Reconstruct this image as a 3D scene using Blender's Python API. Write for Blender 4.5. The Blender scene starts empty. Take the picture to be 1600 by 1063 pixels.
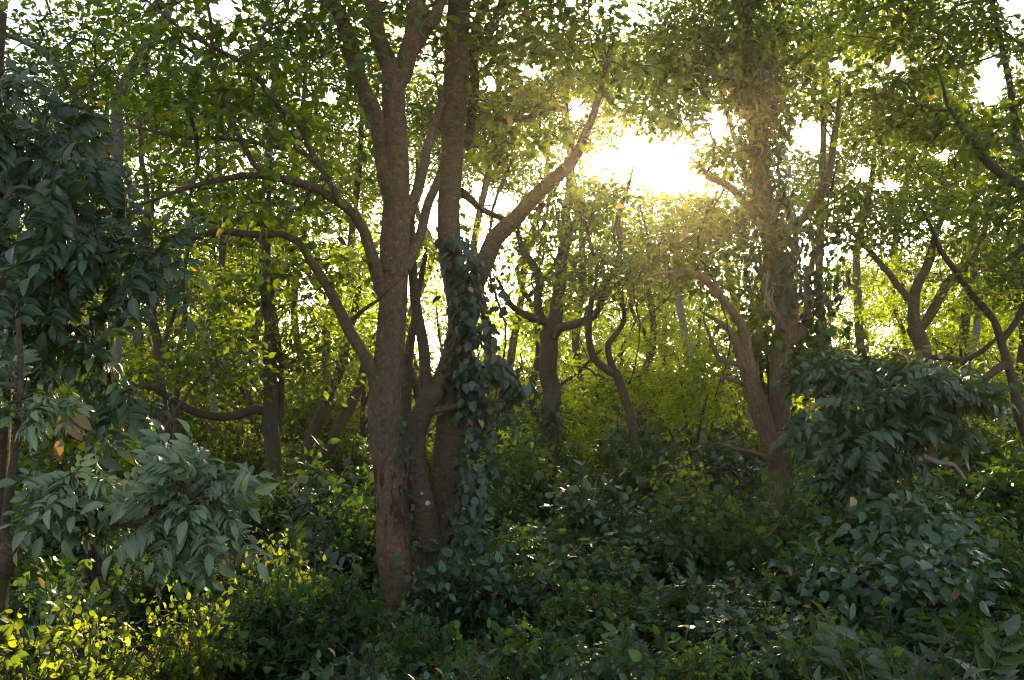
import bpy, math, random
import numpy as np
from mathutils import Vector, noise

SEED = 11
GLARE_HAZE = 0.00045
EXPO = 1.52
DENOISE = True
rng = np.random.default_rng(SEED)
random.seed(SEED)
scn = bpy.context.scene
COL = scn.collection

# ------------------------------------------------------------------ camera
FPX, CX, CY = 1386.0, 800.0, 531.5
CAM = np.array([0.0, 0.0, 2.6])
PITCH = math.atan(68.5 / FPX)
cp, sp = math.cos(PITCH), math.sin(PITCH)


def P(px, py, Y):
    """point at world depth Y that lies in the direction of a traced position"""
    x = (px - CX) / FPX
    z = -(py - CY) / FPX
    d = np.array([x, cp - z * sp, sp + z * cp])
    return CAM + d * (Y / d[1])


def proj(p):
    q = p - CAM
    f = q[..., 1] * cp + q[..., 2] * sp
    u = -q[..., 1] * sp + q[..., 2] * cp
    f = np.where(np.abs(f) < 1e-6, 1e-6, f)
    return CX + FPX * q[..., 0] / f, CY - FPX * u / f, f


cam_d = bpy.data.cameras.new('camera')
cam = bpy.data.objects.new('camera', cam_d)
COL.objects.link(cam)
cam.location = CAM
cam.rotation_euler = (math.pi / 2 + PITCH, 0, 0)
cam_d.sensor_width = 36
cam_d.lens = FPX / 1600 * 36
cam_d.clip_end = 5000
scn.camera = cam

SUNV = P(1015, 248, 1.0) - CAM
SUNV /= np.linalg.norm(SUNV)
SUN_EL = math.asin(SUNV[2])
SUN_AZ = math.atan2(SUNV[0], SUNV[1])

# ------------------------------------------------------------------ materials


def new_mat(name):
    m = bpy.data.materials.new(name)
    m.use_nodes = True
    nt = m.node_tree
    for n in list(nt.nodes):
        nt.nodes.remove(n)
    return m, nt, nt.nodes, nt.links


def ramp(nt, fac, stops):
    r = nt.nodes.new('ShaderNodeValToRGB')
    el = r.color_ramp.elements
    while len(el) > 1:
        el.remove(el[-1])
    el[0].position, el[0].color = stops[0][0], (*stops[0][1], 1)
    for p_, c_ in stops[1:]:
        e = el.new(p_)
        e.color = (*c_, 1)
    nt.links.new(fac, r.inputs['Fac'])
    return r.outputs['Color']


def leaf_mat(name, front, trans, tfac=0.4, rough=0.4, spec=0.45, veins=False, sick=0.008):
    """front / trans: (dark, light) colour pairs"""
    m, nt, N, L = new_mat(name)
    at = N.new('ShaderNodeAttribute')
    at.attribute_name = 'rnd'
    rn = at.outputs['Fac']
    sickc = (0.30, 0.19, 0.06)
    mid = tuple((a + b) / 2 for a, b in zip(*front))
    c1 = ramp(nt, rn, [(0, front[0]), (0.5, mid), (1 - sick - .01, front[1]), (1 - sick + .005, sickc), (1, (.2, .11, .05))])
    c2 = ramp(nt, rn, [(0, trans[0]), (1 - sick - .01, trans[1]), (1 - sick + .005, (0.75, 0.5, 0.05)), (1, (.5, .25, .05))])
    # slow variation from clump to clump (young and old growth)
    tc = N.new('ShaderNodeTexCoord')
    nz = N.new('ShaderNodeTexNoise')
    nz.inputs['Scale'].default_value = 0.9
    nz.inputs['Detail'].default_value = 2
    L.new(tc.outputs['Object'], nz.inputs['Vector'])
    hs = N.new('ShaderNodeHueSaturation')
    mr = N.new('ShaderNodeMapRange')
    mr.inputs['From Min'].default_value = .3
    mr.inputs['From Max'].default_value = .7
    mr.inputs['To Min'].default_value = .65
    mr.inputs['To Max'].default_value = 1.4
    L.new(nz.outputs['Fac'], mr.inputs['Value'])
    L.new(mr.outputs['Result'], hs.inputs['Value'])
    L.new(c1, hs.inputs['Color'])
    col = hs.outputs['Color']
    pr = N.new('ShaderNodeBsdfPrincipled')
    pr.inputs['Roughness'].default_value = rough
    pr.inputs['Specular IOR Level'].default_value = spec
    tr = N.new('ShaderNodeBsdfTranslucent')
    if veins:
        uv = N.new('ShaderNodeUVMap')
        sx = N.new('ShaderNodeSeparateXYZ')
        L.new(uv.outputs['UV'], sx.inputs[0])

        def mth(op, a, b=None, c=None):
            n = N.new('ShaderNodeMath')
            n.operation = op
            for i, v in enumerate((a, b, c)):
                if v is None:
                    continue
                if isinstance(v, (int, float)):
                    n.inputs[i].default_value = v
                else:
                    L.new(v, n.inputs[i])
            return n.outputs[0]
        va = mth('ABSOLUTE', mth('SUBTRACT', sx.outputs[1], .5))
        ph = mth('SUBTRACT', mth('MULTIPLY', sx.outputs[0], 9.0), mth('MULTIPLY', va, 5.0))
        fr = mth('ABSOLUTE', mth('SUBTRACT', mth('FRACT', ph), .5))
        vein = mth('LESS_THAN', fr, .07)
        midr = mth('LESS_THAN', va, .025)
        vm = mth('MAXIMUM', mth('MULTIPLY', vein, .6), midr)
        mx = N.new('ShaderNodeMix')
        mx.data_type = 'RGBA'
        L.new(mth('MULTIPLY', vm, .5), mx.inputs['Factor'])
        L.new(col, mx.inputs['A'])
        mx.inputs['B'].default_value = (front[1][0] * 2.2, front[1][1] * 1.9, front[1][2] * 1.6, 1)
        col = mx.outputs['Result']
        # insect damage and brown patches
        n2 = N.new('ShaderNodeTexNoise')
        n2.inputs['Scale'].default_value = 9
        n2.inputs['Detail'].default_value = 3
        L.new(tc.outputs['Object'], n2.inputs['Vector'])
        m2 = N.new('ShaderNodeMix')
        m2.data_type = 'RGBA'
        L.new(mth('MULTIPLY', mth('GREATER_THAN', n2.outputs['Fac'], .70), .8), m2.inputs['Factor'])
        L.new(col, m2.inputs['A'])
        m2.inputs['B'].default_value = (.22, .13, .06, 1)
        col = m2.outputs['Result']
        bp = N.new('ShaderNodeBump')
        bp.inputs['Strength'].default_value = .55
        bp.inputs['Distance'].default_value = .006
        L.new(fr, bp.inputs['Height'])
        L.new(bp.outputs['Normal'], pr.inputs['Normal'])
    L.new(col, pr.inputs['Base Color'])
    L.new(c2, tr.inputs['Color'])
    ms = N.new('ShaderNodeMixShader')
    ms.inputs[0].default_value = tfac
    L.new(pr.outputs[0], ms.inputs[1])
    L.new(tr.outputs[0], ms.inputs[2])
    out = N.new('ShaderNodeOutputMaterial')
    L.new(ms.outputs[0], out.inputs['Surface'])
    return m


def bark_mat(name, dark, light, moss=0.25, scale=6.0, stretch=(1, 1, .22), stain=False, rings=False, bump=.6):
    m, nt, N, L = new_mat(name)
    tc = N.new('ShaderNodeTexCoord')
    mp = N.new('ShaderNodeMapping')
    mp.inputs['Scale'].default_value = stretch
    L.new(tc.outputs['Object'], mp.inputs['Vector'])
    n1 = N.new('ShaderNodeTexNoise')
    n1.inputs['Scale'].default_value = scale * 4
    n1.inputs['Detail'].default_value = 9
    n1.inputs['Roughness'].default_value = .75
    L.new(mp.outputs[0], n1.inputs['Vector'])
    n2 = N.new('ShaderNodeTexNoise')
    n2.inputs['Scale'].default_value = 1.7
    n2.inputs['Detail'].default_value = 5
    L.new(tc.outputs['Object'], n2.inputs['Vector'])
    c = ramp(nt, n1.outputs['Fac'], [(.25, dark), (.5, tuple((a + b) / 2 for a, b in zip(dark, light))), (.72, light)])
    mx = N.new('ShaderNodeMix')
    mx.data_type = 'RGBA'
    L.new(ramp(nt, n2.outputs['Fac'], [(.45, (0, 0, 0)), (.7, (moss, moss, moss))]), mx.inputs['Factor'])
    L.new(c, mx.inputs['A'])
    mx.inputs['B'].default_value = (.055, .075, .02, 1)
    col = mx.outputs['Result']
    # pale lichen flecks
    v = N.new('ShaderNodeTexNoise')
    v.inputs['Scale'].default_value = 23
    v.inputs['Detail'].default_value = 4
    L.new(tc.outputs['Object'], v.inputs['Vector'])
    m3 = N.new('ShaderNodeMix')
    m3.data_type = 'RGBA'
    L.new(ramp(nt, v.outputs['Fac'], [(.62, (0, 0, 0)), (.70, (.6, .6, .6))]), m3.inputs['Factor'])
    L.new(col, m3.inputs['A'])
    m3.inputs['B'].default_value = (light[0] * 1.45, light[1] * 1.45, light[2] * 1.4, 1)
    col = m3.outputs['Result']
    if stain:
        sx = N.new('ShaderNodeSeparateXYZ')
        L.new(tc.outputs['Object'], sx.inputs[0])
        zr = ramp(nt, sx.outputs[2], [(0, (0, 0, 0)), (.5, (0, 0, 0))])
        mrz = N.new('ShaderNodeMapRange')
        mrz.inputs['From Min'].default_value = 1.0
        mrz.inputs['From Max'].default_value = 1.9
        L.new(sx.outputs[2], mrz.inputs['Value'])
        zr = ramp(nt, mrz.outputs[0], [(0, (0, 0, 0)), (.2, (1, 1, 1)), (.8, (1, 1, 1)), (1, (0, 0, 0))])
        mq = N.new('ShaderNodeMapping')
        mq.inputs['Scale'].default_value = (1, 1, .35)
        mq.inputs['Location'].default_value = (3.3, 1.7, 0)
        L.new(tc.outputs['Object'], mq.inputs['Vector'])
        n5 = N.new('ShaderNodeTexNoise')
        n5.inputs['Scale'].default_value = 11
        n5.inputs['Detail'].default_value = 5
        L.new(mq.outputs[0], n5.inputs['Vector'])
        st = ramp(nt, n5.outputs['Fac'], [(.53, (0, 0, 0)), (.57, (.85, .85, .85))])
        mu = N.new('ShaderNodeMix')
        mu.data_type = 'RGBA'
        mu.blend_type = 'MULTIPLY'
        mu.inputs['Factor'].default_value = 1
        L.new(zr, mu.inputs['A'])
        L.new(st, mu.inputs['B'])
        m4 = N.new('ShaderNodeMix')
        m4.data_type = 'RGBA'
        L.new(mu.outputs['Result'], m4.inputs['Factor'])
        L.new(col, m4.inputs['A'])
        m4.inputs['B'].default_value = (.06, .018, .014, 1)
        col = m4.outputs['Result']
    hgt = n1.outputs['Fac']
    pr = N.new('ShaderNodeBsdfPrincipled')
    pr.inputs['Roughness'].default_value = .85
    pr.inputs['Specular IOR Level'].default_value = .25
    L.new(col, pr.inputs['Base Color'])
    bp = N.new('ShaderNodeBump')
    bp.inputs['Strength'].default_value = bump
    bp.inputs['Distance'].default_value = .03
    L.new(hgt, bp.inputs['Height'])
    last = bp
    if rings:
        w = N.new('ShaderNodeTexWave')
        w.wave_type = 'BANDS'
        w.bands_direction = 'Z'
        w.inputs['Scale'].default_value = 2.3
        w.inputs['Distortion'].default_value = 14
        w.inputs['Detail'].default_value = 4
        L.new(tc.outputs['Object'], w.inputs['Vector'])
        b2 = N.new('ShaderNodeBump')
        b2.inputs['Strength'].default_value = .25
        b2.inputs['Distance'].default_value = .012
        L.new(w.outputs['Fac'], b2.inputs['Height'])
        L.new(bp.outputs['Normal'], b2.inputs['Normal'])
        last = b2
    L.new(last.outputs['Normal'], pr.inputs['Normal'])
    out = N.new('ShaderNodeOutputMaterial')
    L.new(pr.outputs[0], out.inputs['Surface'])
    return m


M = {}
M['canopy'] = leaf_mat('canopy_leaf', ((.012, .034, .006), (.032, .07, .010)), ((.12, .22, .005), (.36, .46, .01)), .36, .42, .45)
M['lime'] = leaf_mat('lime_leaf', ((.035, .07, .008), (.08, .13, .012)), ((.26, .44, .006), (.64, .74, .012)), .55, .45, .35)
M['ivy'] = leaf_mat('ivy_leaf', ((.009, .024, .015), (.03, .06, .034)), ((.08, .15, .02), (.16, .24, .03)), .15, .36, .5)
M['glossy'] = leaf_mat('glossy_leaf', ((.010, .036, .018), (.042, .10, .042)), ((.10, .17, .02), (.22, .28, .03)), .2, .34, .6)
M['hero'] = leaf_mat('lit_broad_leaf', ((.055, .11, .05), (.135, .21, .10)), ((.12, .20, .02), (.25, .32, .03)), .2, .33, .9, veins=True, sick=.03)  # paler than the dim copy, front light put into its colour
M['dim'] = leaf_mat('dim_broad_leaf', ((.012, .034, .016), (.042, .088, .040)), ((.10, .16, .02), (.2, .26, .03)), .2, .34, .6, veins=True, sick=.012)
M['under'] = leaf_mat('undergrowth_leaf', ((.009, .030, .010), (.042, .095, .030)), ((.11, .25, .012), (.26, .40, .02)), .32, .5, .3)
M['sunny'] = leaf_mat('sunlit_leaf', ((.05, .09, .015), (.10, .15, .03)), ((.24, .40, .015), (.55, .62, .03)), .5, .5, .35)  # brighter yellow-green leaf, warm sunlight put into its colour
M['litter'] = leaf_mat('dry_leaf', ((.07, .04, .022), (.16, .10, .05)), ((.16, .09, .03), (.3, .18, .06)), .15, .8, .2, sick=.3)
M['bark_main'] = bark_mat('smooth_brown_bark', (.048, .027, .016), (.24, .155, .098), moss=.45, scale=5, stretch=(1, 1, .8), stain=True, bump=1.0)
M['bark_ring'] = bark_mat('ringed_brown_bark', (.030, .019, .013), (.16, .108, .072), moss=.4, scale=5, stretch=(.6, .6, 1.5), rings=True, bump=.9)
M['bark_furrow'] = bark_mat('furrowed_bark', (.06, .038, .025), (.27, .19, .12), moss=.2, scale=7, stretch=(1, 1, .15), bump=1.0)
M['bark_pale'] = bark_mat('pale_bark', (.14, .12, .10), (.34, .30, .26), moss=.15, scale=4)
M['bark_dark'] = bark_mat('dark_bark', (.035, .026, .02), (.10, .078, .058), moss=.3, scale=6)
M['fungus'] = bark_mat('pale_fungus', (.26, .20, .17), (.46, .38, .34), moss=0, scale=3, bump=.2)
M['twig'] = bark_mat('twig_bark', (.035, .027, .02), (.10, .08, .055), moss=.2, scale=4, bump=.2)

# ------------------------------------------------------------------ object helpers


def props(o, label=None, cat=None, group=None, kind=None):
    if label:
        o['label'] = label
    if cat:
        o['category'] = cat
    if group:
        o['group'] = group
    if kind:
        o['kind'] = kind
    return o


def empty(name, loc, label, cat, group=None):
    o = bpy.data.objects.new(name, None)
    o.empty_display_size = .2
    COL.objects.link(o)
    o.location = loc
    return props(o, label, cat, group)


def mesh_obj(name, V, F, mat, parent=None, origin=None, smooth=False, rnd=None, uv=None):
    """V (n,3); F list of face-index arrays (k,m) ; coordinates world -> local of origin"""
    me = bpy.data.meshes.new(name)
    V = np.asarray(V, dtype=np.float32)
    if origin is not None:
        V = V - np.asarray(origin, dtype=np.float32)
    if not isinstance(F, list):
        F = [F]
    F = [f for f in F if len(f)]
    me.vertices.add(len(V))
    me.vertices.foreach_set('co', V.ravel())
    loops = np.concatenate([f.ravel() for f in F]).astype(np.int32)
    sizes = np.concatenate([np.full(len(f), f.shape[1], dtype=np.int32) for f in F])
    starts = np.concatenate([[0], np.cumsum(sizes)[:-1]]).astype(np.int32)
    me.loops.add(len(loops))
    me.loops.foreach_set('vertex_index', loops)
    me.polygons.add(len(sizes))
    me.polygons.foreach_set('loop_start', starts)
    me.polygons.foreach_set('loop_total', sizes)
    if smooth:
        me.polygons.foreach_set('use_smooth', np.ones(len(sizes), dtype=bool))
    if rnd is not None:
        a = me.attributes.new('rnd', 'FLOAT', 'POINT')
        a.data.foreach_set('value', np.asarray(rnd, dtype=np.float32))
    if uv is not None:
        l = me.uv_layers.new(name='UVMap')
        l.data.foreach_set('uv', np.asarray(uv, dtype=np.float32)[loops].ravel())
    me.update(calc_edges=True)
    me.materials.append(mat)
    o = bpy.data.objects.new(name, me)
    COL.objects.link(o)
    if parent is not None:
        o.parent = parent
    elif origin is not None:
        o.location = origin
    return o


class Bag:
    """accumulates geometry for ONE mesh"""

    def __init__(s):
        s.V, s.F, s.R, s.U, s.n = [], {}, [], [], 0

    def add(s, V, F, rnd=None, uv=None):
        V = np.asarray(V, dtype=np.float32)
        for f in (F if isinstance(F, list) else [F]):
            s.F.setdefault(f.shape[1], []).append(f + s.n)
        s.V.append(V)
        s.R.append(np.full(len(V), .5, np.float32) if rnd is None else rnd)
        s.U.append(np.zeros((len(V), 2), np.float32) if uv is None else uv)
        s.n += len(V)

    def build(s, name, mat, parent=None, origin=None, smooth=False, leafy=True):
        if not s.n:
            return None
        V = np.concatenate(s.V)
        F = [np.concatenate(f) for f in s.F.values()]
        return mesh_obj(name, V, F, mat, parent, origin, smooth,
                        np.concatenate(s.R) if leafy else None, np.concatenate(s.U) if leafy else None)


def catmull(pts, rad, step):
    pts = np.asarray(pts, float)
    rad = np.asarray(rad, float)
    n = len(pts)
    if n < 3:
        k = max(2, int(np.linalg.norm(pts[-1] - pts[0]) / step) + 1)
        t = np.linspace(0, 1, k)[:, None]
        return pts[0] * (1 - t) + pts[-1] * t, rad[0] * (1 - t[:, 0]) + rad[-1] * t[:, 0]
    e = np.vstack([2 * pts[0] - pts[1], pts, 2 * pts[-1] - pts[-2]])
    op, orr = [], []
    for i in range(n - 1):
        a, b, c, d = e[i:i + 4]
        k = max(1, int(np.linalg.norm(c - b) / step))
        for j in range(k):
            t = j / k
            op.append(.5 * ((2 * b) + (c - a) * t + (2 * a - 5 * b + 4 * c - d) * t * t + (3 * b - a - 3 * c + d) * t ** 3))
            orr.append(rad[i] * (1 - t) + rad[i + 1] * t)
    op.append(pts[-1])
    orr.append(rad[-1])
    return np.array(op), np.array(orr)


def wobble(q, r, g, amp=.35):
    """kinks along a limb, a fraction of its thickness"""
    k = max(3, len(q) // 3)
    ctl = g.normal(0, 1, (k, 3))
    t = np.linspace(0, k - 1, len(q))
    off = np.stack([np.interp(t, np.arange(k), ctl[:, i]) for i in range(3)], -1)
    off *= (np.maximum(r, .012) * amp)[:, None]
    off[0] = 0
    return q + off


def limb_end(bag, q, r, g, side=2):
    """the limb runs out into a few fine twigs"""
    d = norm(q[-1] - q[-2])
    L0 = 5 + 12 * r[-1]
    for k in range(1 + side):
        a = q[-1] - d * r[-1] * .5 if k == 0 else q[max(1, len(q) - 1 - 2 * k)]
        rad = r[-1] * (.95 if k == 0 else .5)
        ln = (.35 + 9 * rad) * g.uniform(.7, 1.3)
        dd = norm(d + g.normal(0, .12 if k == 0 else .65, 3))
        m = a + dd * ln * .5 + g.normal(0, .04, 3)
        e = m + norm(dd + g.normal(0, .35, 3)) * ln * .5
        pp, rr = catmull([a, m, e], [rad, rad * .55, .003], .08)
        tube(bag, pp, rr, 6)


def tube(bag, pts, rad, sides=8, knob=0.0, seed=0.0, cap=True):
    pts = np.asarray(pts, float)
    rad = np.asarray(rad, float)
    n = len(pts)
    T = np.gradient(pts, axis=0)
    T /= np.linalg.norm(T, axis=1)[:, None] + 1e-9
    ref = np.array([1.0, 0, 0]) if abs(T[0][0]) < .9 else np.array([0, 1.0, 0])
    A = np.zeros((n, 3))
    a = ref - T[0] * ref.dot(T[0])
    a /= np.linalg.norm(a)
    for i in range(n):
        a = a - T[i] * a.dot(T[i])
        a /= np.linalg.norm(a) + 1e-9
        A[i] = a
    B = np.cross(T, A)
    th = np.linspace(0, 2 * math.pi, sides, endpoint=False)
    R = np.repeat(rad[:, None], sides, 1)
    if knob:
        for i in range(n):
            for j in range(sides):
                q = Vector((pts[i][0] * 1.0 + math.cos(th[j]) * .8 + seed, pts[i][1] + math.sin(th[j]) * .8, pts[i][2] * 1.3))
                R[i, j] *= 1 + knob * (noise.noise(q * 1.6) + .5 * noise.noise(q * 4.5))
    V = pts[:, None, :] + R[..., None] * (np.cos(th)[None, :, None] * A[:, None, :] + np.sin(th)[None, :, None] * B[:, None, :])
    V = V.reshape(-1, 3)
    i = np.arange(n - 1)[:, None] * sides
    j = np.arange(sides)[None, :]
    k = (j + 1) % sides
    F = np.stack([i + j, i + k, i + sides + k, i + sides + j], -1).reshape(-1, 4)
    if cap:
        V = np.vstack([V, pts[-1] + T[-1] * rad[-1] * .6])
        e = (n - 1) * sides
        F3 = np.stack([e + np.arange(sides), e + (np.arange(sides) + 1) % sides, np.full(sides, len(V) - 1)], -1)
        bag.add(V, [F, F3])
    else:
        bag.add(V, F)


# ------------------------------------------------------------------ leaf templates  (x along, y across, z normal)


def tmpl_quad():
    V = np.array([[0, 0, 0], [.32, .27, .05], [.72, .20, .03], [1, 0, -.10], [.72, -.20, .03], [.32, -.27, .05]], float)
    F = [np.array([[0, 3, 2, 1], [0, 5, 4, 3]])]
    uv = np.stack([V[:, 0], V[:, 1] + .5], -1)
    return V, F, uv


def tmpl_broad():
    # wider heart-shaped leaf
    V = np.array([[0, 0, 0], [.10, .26, .03], [.42, .38, .06], [.78, .20, .0], [1.0, 0, -.16],
                  [.78, -.20, .0], [.42, -.38, .06], [.10, -.26, .03], [.45, 0, -.02]], float)
    F = [np.array([[0, 8, 2, 1], [8, 4, 3, 2], [0, 7, 6, 8], [8, 6, 5, 4]])]
    uv = np.stack([V[:, 0], V[:, 1] + .5], -1)
    return V, F, uv


def tmpl_hero(droop=.35, w=.2, ns=7, wav=.02, seed=0):
    r = random.Random(seed)
    V, uv = [], []
    for i in range(ns + 1):
        t = i / ns
        x = t * (1 - .25 * droop * t)
        z = -droop * t * t
        ww = w * (math.sin(math.pi * min(1, t ** .85 * .97 + .02)) ** .8) + .004
        for s in (-1, 0, 1):
            V.append((x, s * ww * (1 + r.uniform(-.06, .06)), z + abs(s) * (.06 * ww / w) + s * s * r.uniform(-wav, wav)))
            uv.append((t, .5 + s * .5 * ww / w))
    F = []
    for i in range(ns):
        a = i * 3
        F += [(a, a + 1, a + 4, a + 3), (a + 1, a + 2, a + 5, a + 4)]
    return np.array(V), [np.array(F)], np.array(uv)


def rotm(yaw, pitch, roll):
    cy_, sy_, cpp, spp, cr, sr = math.cos(yaw), math.sin(yaw), math.cos(pitch), math.sin(pitch), math.cos(roll), math.sin(roll)
    Rz = np.array([[cy_, -sy_, 0], [sy_, cy_, 0], [0, 0, 1]])
    Ry = np.array([[cpp, 0, -spp], [0, 1, 0], [spp, 0, cpp]])
    Rx = np.array([[1, 0, 0], [0, cr, -sr], [0, sr, cr]])
    return Rz @ Ry @ Rx


def tmpl_frond(pairs=4, seed=0, size=.42, droop=.35):
    """a compound leaf: rachis with paired leaflets, unit length"""
    r = random.Random(seed)
    b = Bag()
    rp = []
    for i in range(7):
        t = i / 6
        rp.append((t * .95, 0, -.22 * t * t + .0))
    rp = np.array(rp)
    tube(b, rp, np.linspace(.011, .005, 7), 4, cap=False)
    for i in range(pairs):
        t = .2 + .72 * i / (pairs - .2)
        base = np.array([t * .95, 0, -.22 * t * t])
        for s in (-1, 1):
            tv = tmpl_hero(droop * r.uniform(.7, 1.4), .19, 6, seed=seed * 31 + i * 2 + s)
            L_ = size * r.uniform(.85, 1.1) * (.8 + .35 * math.sin(math.pi * (i + .6) / pairs))
            R_ = rotm(s * math.radians(r.uniform(52, 68)), math.radians(r.uniform(-28, 2)), s * math.radians(r.uniform(-25, 5)))
            b.add(tv[0] * L_ @ R_.T + base, tv[1], uv=tv[2])
    tv = tmpl_hero(droop, .2, 6, seed=seed + 99)
    R_ = rotm(0, math.radians(-25), 0)
    b.add(tv[0] * size * 1.05 @ R_.T + rp[-1], tv[1], uv=tv[2])
    V = np.concatenate(b.V)
    F = [np.concatenate(f) for f in b.F.values()]
    return V, F, np.concatenate(b.U)


TQ, TB = tmpl_quad(), tmpl_broad()
TH = [tmpl_hero(.3, .21, 6, seed=3), tmpl_hero(.5, .18, 6, seed=4), tmpl_hero(.15, .22, 6, seed=5)]
TF = [tmpl_frond(4, 1), tmpl_frond(5, 2, .36), tmpl_frond(3, 3, .5), tmpl_frond(5, 4, .4, .6)]


def norm(a):
    return a / (np.linalg.norm(a, axis=-1, keepdims=True) + 1e-9)


def place(bag, T, pos, dirs, size, flat=.6, upv=(0, 0, 1), rnd=None, g=None):
    """instances of template T; flat: how much the blade normal strays from up"""
    g = g or rng
    n = len(pos)
    if not n:
        return
    if isinstance(T, list):
        w = g.integers(0, len(T), n)
        size = np.broadcast_to(np.asarray(size, float), (n,))
        upv = np.broadcast_to(np.asarray(upv, float), (n, 3))
        for i, t in enumerate(T):
            q = w == i
            place(bag, t, np.asarray(pos)[q], np.asarray(dirs)[q], size[q], flat, upv[q], None if rnd is None else rnd[q], g)
        return
    d = norm(np.asarray(dirs, float))
    nn = np.asarray(upv, float) + g.normal(0, flat, (n, 3))
    nn = norm(nn - d * (nn * d).sum(1)[:, None])
    s = np.cross(nn, d)
    B = np.stack([d, s, nn], 1)  # rows
    size = np.broadcast_to(np.asarray(size, float), (n,))
    V = np.einsum('vk,nkc->nvc', T[0], B * size[:, None, None]) + np.asarray(pos)[:, None, :]
    nv = len(T[0])
    off = (np.arange(n) * nv)[:, None, None]
    F = [(f[None] + off).reshape(-1, f.shape[1]) for f in T[1]]
    if rnd is None:
        rnd = g.random(n)
    bag.add(V.reshape(-1, 3), F, np.repeat(rnd, nv).astype(np.float32), np.tile(T[2], (n, 1)))


# ------------------------------------------------------------------ where the wood is open
# (px, py, rx, ry) openings in the canopy through which the sky shows
GAPS = [(1008, 255, 76, 38), (1068, 283, 40, 20), (985, 222, 26, 16), (1130, 195, 45, 34), (1270, 212, 42, 34),
        (1548, 125, 34, 60), (1590, 8, 40, 26), (1400, 100, 26, 22), (1310, 100, 22, 16), (1470, 240, 28, 14),
        (355, 12, 46, 22), (300, 72, 20, 16), (515, 150, 16, 18), (30, 70, 28, 16), (345, 402, 34, 20), (560, 120, 12, 20),
        (475, 155, 18, 16), (240, 322, 18, 22), (765, 130, 22, 18), (830, 110, 26, 18), (900, 170, 24, 20), (790, 315, 24, 18),
        (745, 290, 14, 20), (670, 350, 14, 26), (220, 250, 16, 14), (180, 75, 20, 10), (1350, 270, 26, 16), (1390, 290, 26, 14),
        (1010, 20, 18, 10), (1240, 70, 12, 12), (380, 250, 20, 12), (420, 130, 14, 14)]
# world targets that the low sun reaches through the wood: (px, py, Y, radius)
BEAMS = [(70, 985, 6.2, .75), (150, 1010, 6.0, .6), (290, 965, 7.0, .45), (330, 960, 7.4, .4), (440, 860, 9.0, .4), (330, 800, 6.8, .25),
         (790, 800, 13, .7), (850, 770, 15, .5), (1040, 760, 20, .7), (820, 850, 11.5, .25), (1240, 560, 16, .35),
         (480, 640, 24, 1.4), (350, 700, 22, 1.0), (640, 640, 10, .2), (1540, 650, 26, 1.2), (1580, 900, 11, .4), (20, 940, 7, .5)]
GAPS = GAPS[:2] + [(a, b, c * .8, d * .8) for a, b, c, d in GAPS[2:]]
_bp = [(P(a, b, c), r) for a, b, c, r in BEAMS]


def keep_mask(p, slack=0.0):
    """False where a sky opening or a sunbeam passes"""
    x, y, f = proj(p)
    k = np.ones(len(p), bool)
    for gx, gy, rx, ry in GAPS:
        jit = 1.0 + .35 * np.sin(p[:, 0] * 9.1 + p[:, 2] * 7.7)
        k &= (((x - gx) / (rx + slack * FPX / f)) ** 2 + ((y - gy) / (ry + slack * FPX / f)) ** 2 > jit) | (f < 5)
    for t, r in _bp:
        q = p - t
        a = q @ SUNV
        d = np.linalg.norm(q - a[:, None] * SUNV, axis=1)
        k &= (d > r + slack * .5) | (a < .8)
    return k


# ------------------------------------------------------------------ trees
def grow(skel, clusters, tip=.005, maxr=.06, g=None, sag=.12):
    """joins every leaf cluster to the nearest wood, nearest clusters first"""
    g = g or rng
    nodes = [np.asarray(s) for s in skel]
    path = [0.0] * len(nodes)
    NA = np.zeros((len(nodes) + len(clusters) * 3, 3))
    PA = np.zeros(len(NA))
    parent = np.full(len(NA), -1)
    n = len(nodes)
    NA[:n] = np.array(nodes)
    n0 = n
    d0 = np.array([np.min(np.linalg.norm(NA[:n0] - c, axis=1)) for c in clusters])
    chains = []
    for ci in np.argsort(d0):
        c = clusters[ci]
        dist = np.linalg.norm(NA[:n] - c, axis=1)
        j = int(np.argmin(dist + .25 * PA[:n]))
        a = NA[j]
        d = dist[j]
        if d < 1e-3:
            continue
        m1 = a + (c - a) * .36 + g.normal(0, .07, 3) * d + np.array([0, 0, sag * d * .6])
        m2 = a + (c - a) * .7 + g.normal(0, .06, 3) * d + np.array([0, 0, sag * d * .5])
        NA[n], NA[n + 1], NA[n + 2] = m1, m2, c
        PA[n], PA[n + 1], PA[n + 2] = PA[j] + d * .36, PA[j] + d * .7, PA[j] + d
        parent[n], parent[n + 1], parent[n + 2] = j, n, n + 1
        chains.append((j, n, n + 1, n + 2))
        n += 3
    w = np.zeros(n)
    w[:] = 0
    for i in range(n - 1, n0 - 1, -1):
        if w[i] == 0:
            w[i] = tip ** 2.2
        if parent[i] >= n0:
            w[parent[i]] += w[i]
    r = np.minimum(w ** (1 / 2.2), maxr)
    b = Bag()
    for j, p1, p2, p3 in chains:
        pts = NA[[j, p1, p2, p3]]
        r0 = r[p1]
        rr = [min(r0 * 1.1, maxr), r0, r[p2], r[p3]]
        pp, rq = catmull(pts, rr, max(.12, np.linalg.norm(pts[3] - pts[0]) / 7))
        tube(b, pp, rq, 5 if r0 > .012 else 4, cap=False)
    return b


def blob(n, c, r, g=None, shell=.0):
    g = g or rng
    d = norm(g.normal(0, 1, (n, 3)))
    u = g.random(n) ** (1 / 3)
    if shell:
        u = shell + (1 - shell) * u
    return np.asarray(c) + d * u[:, None] * np.asarray(r)


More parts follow.
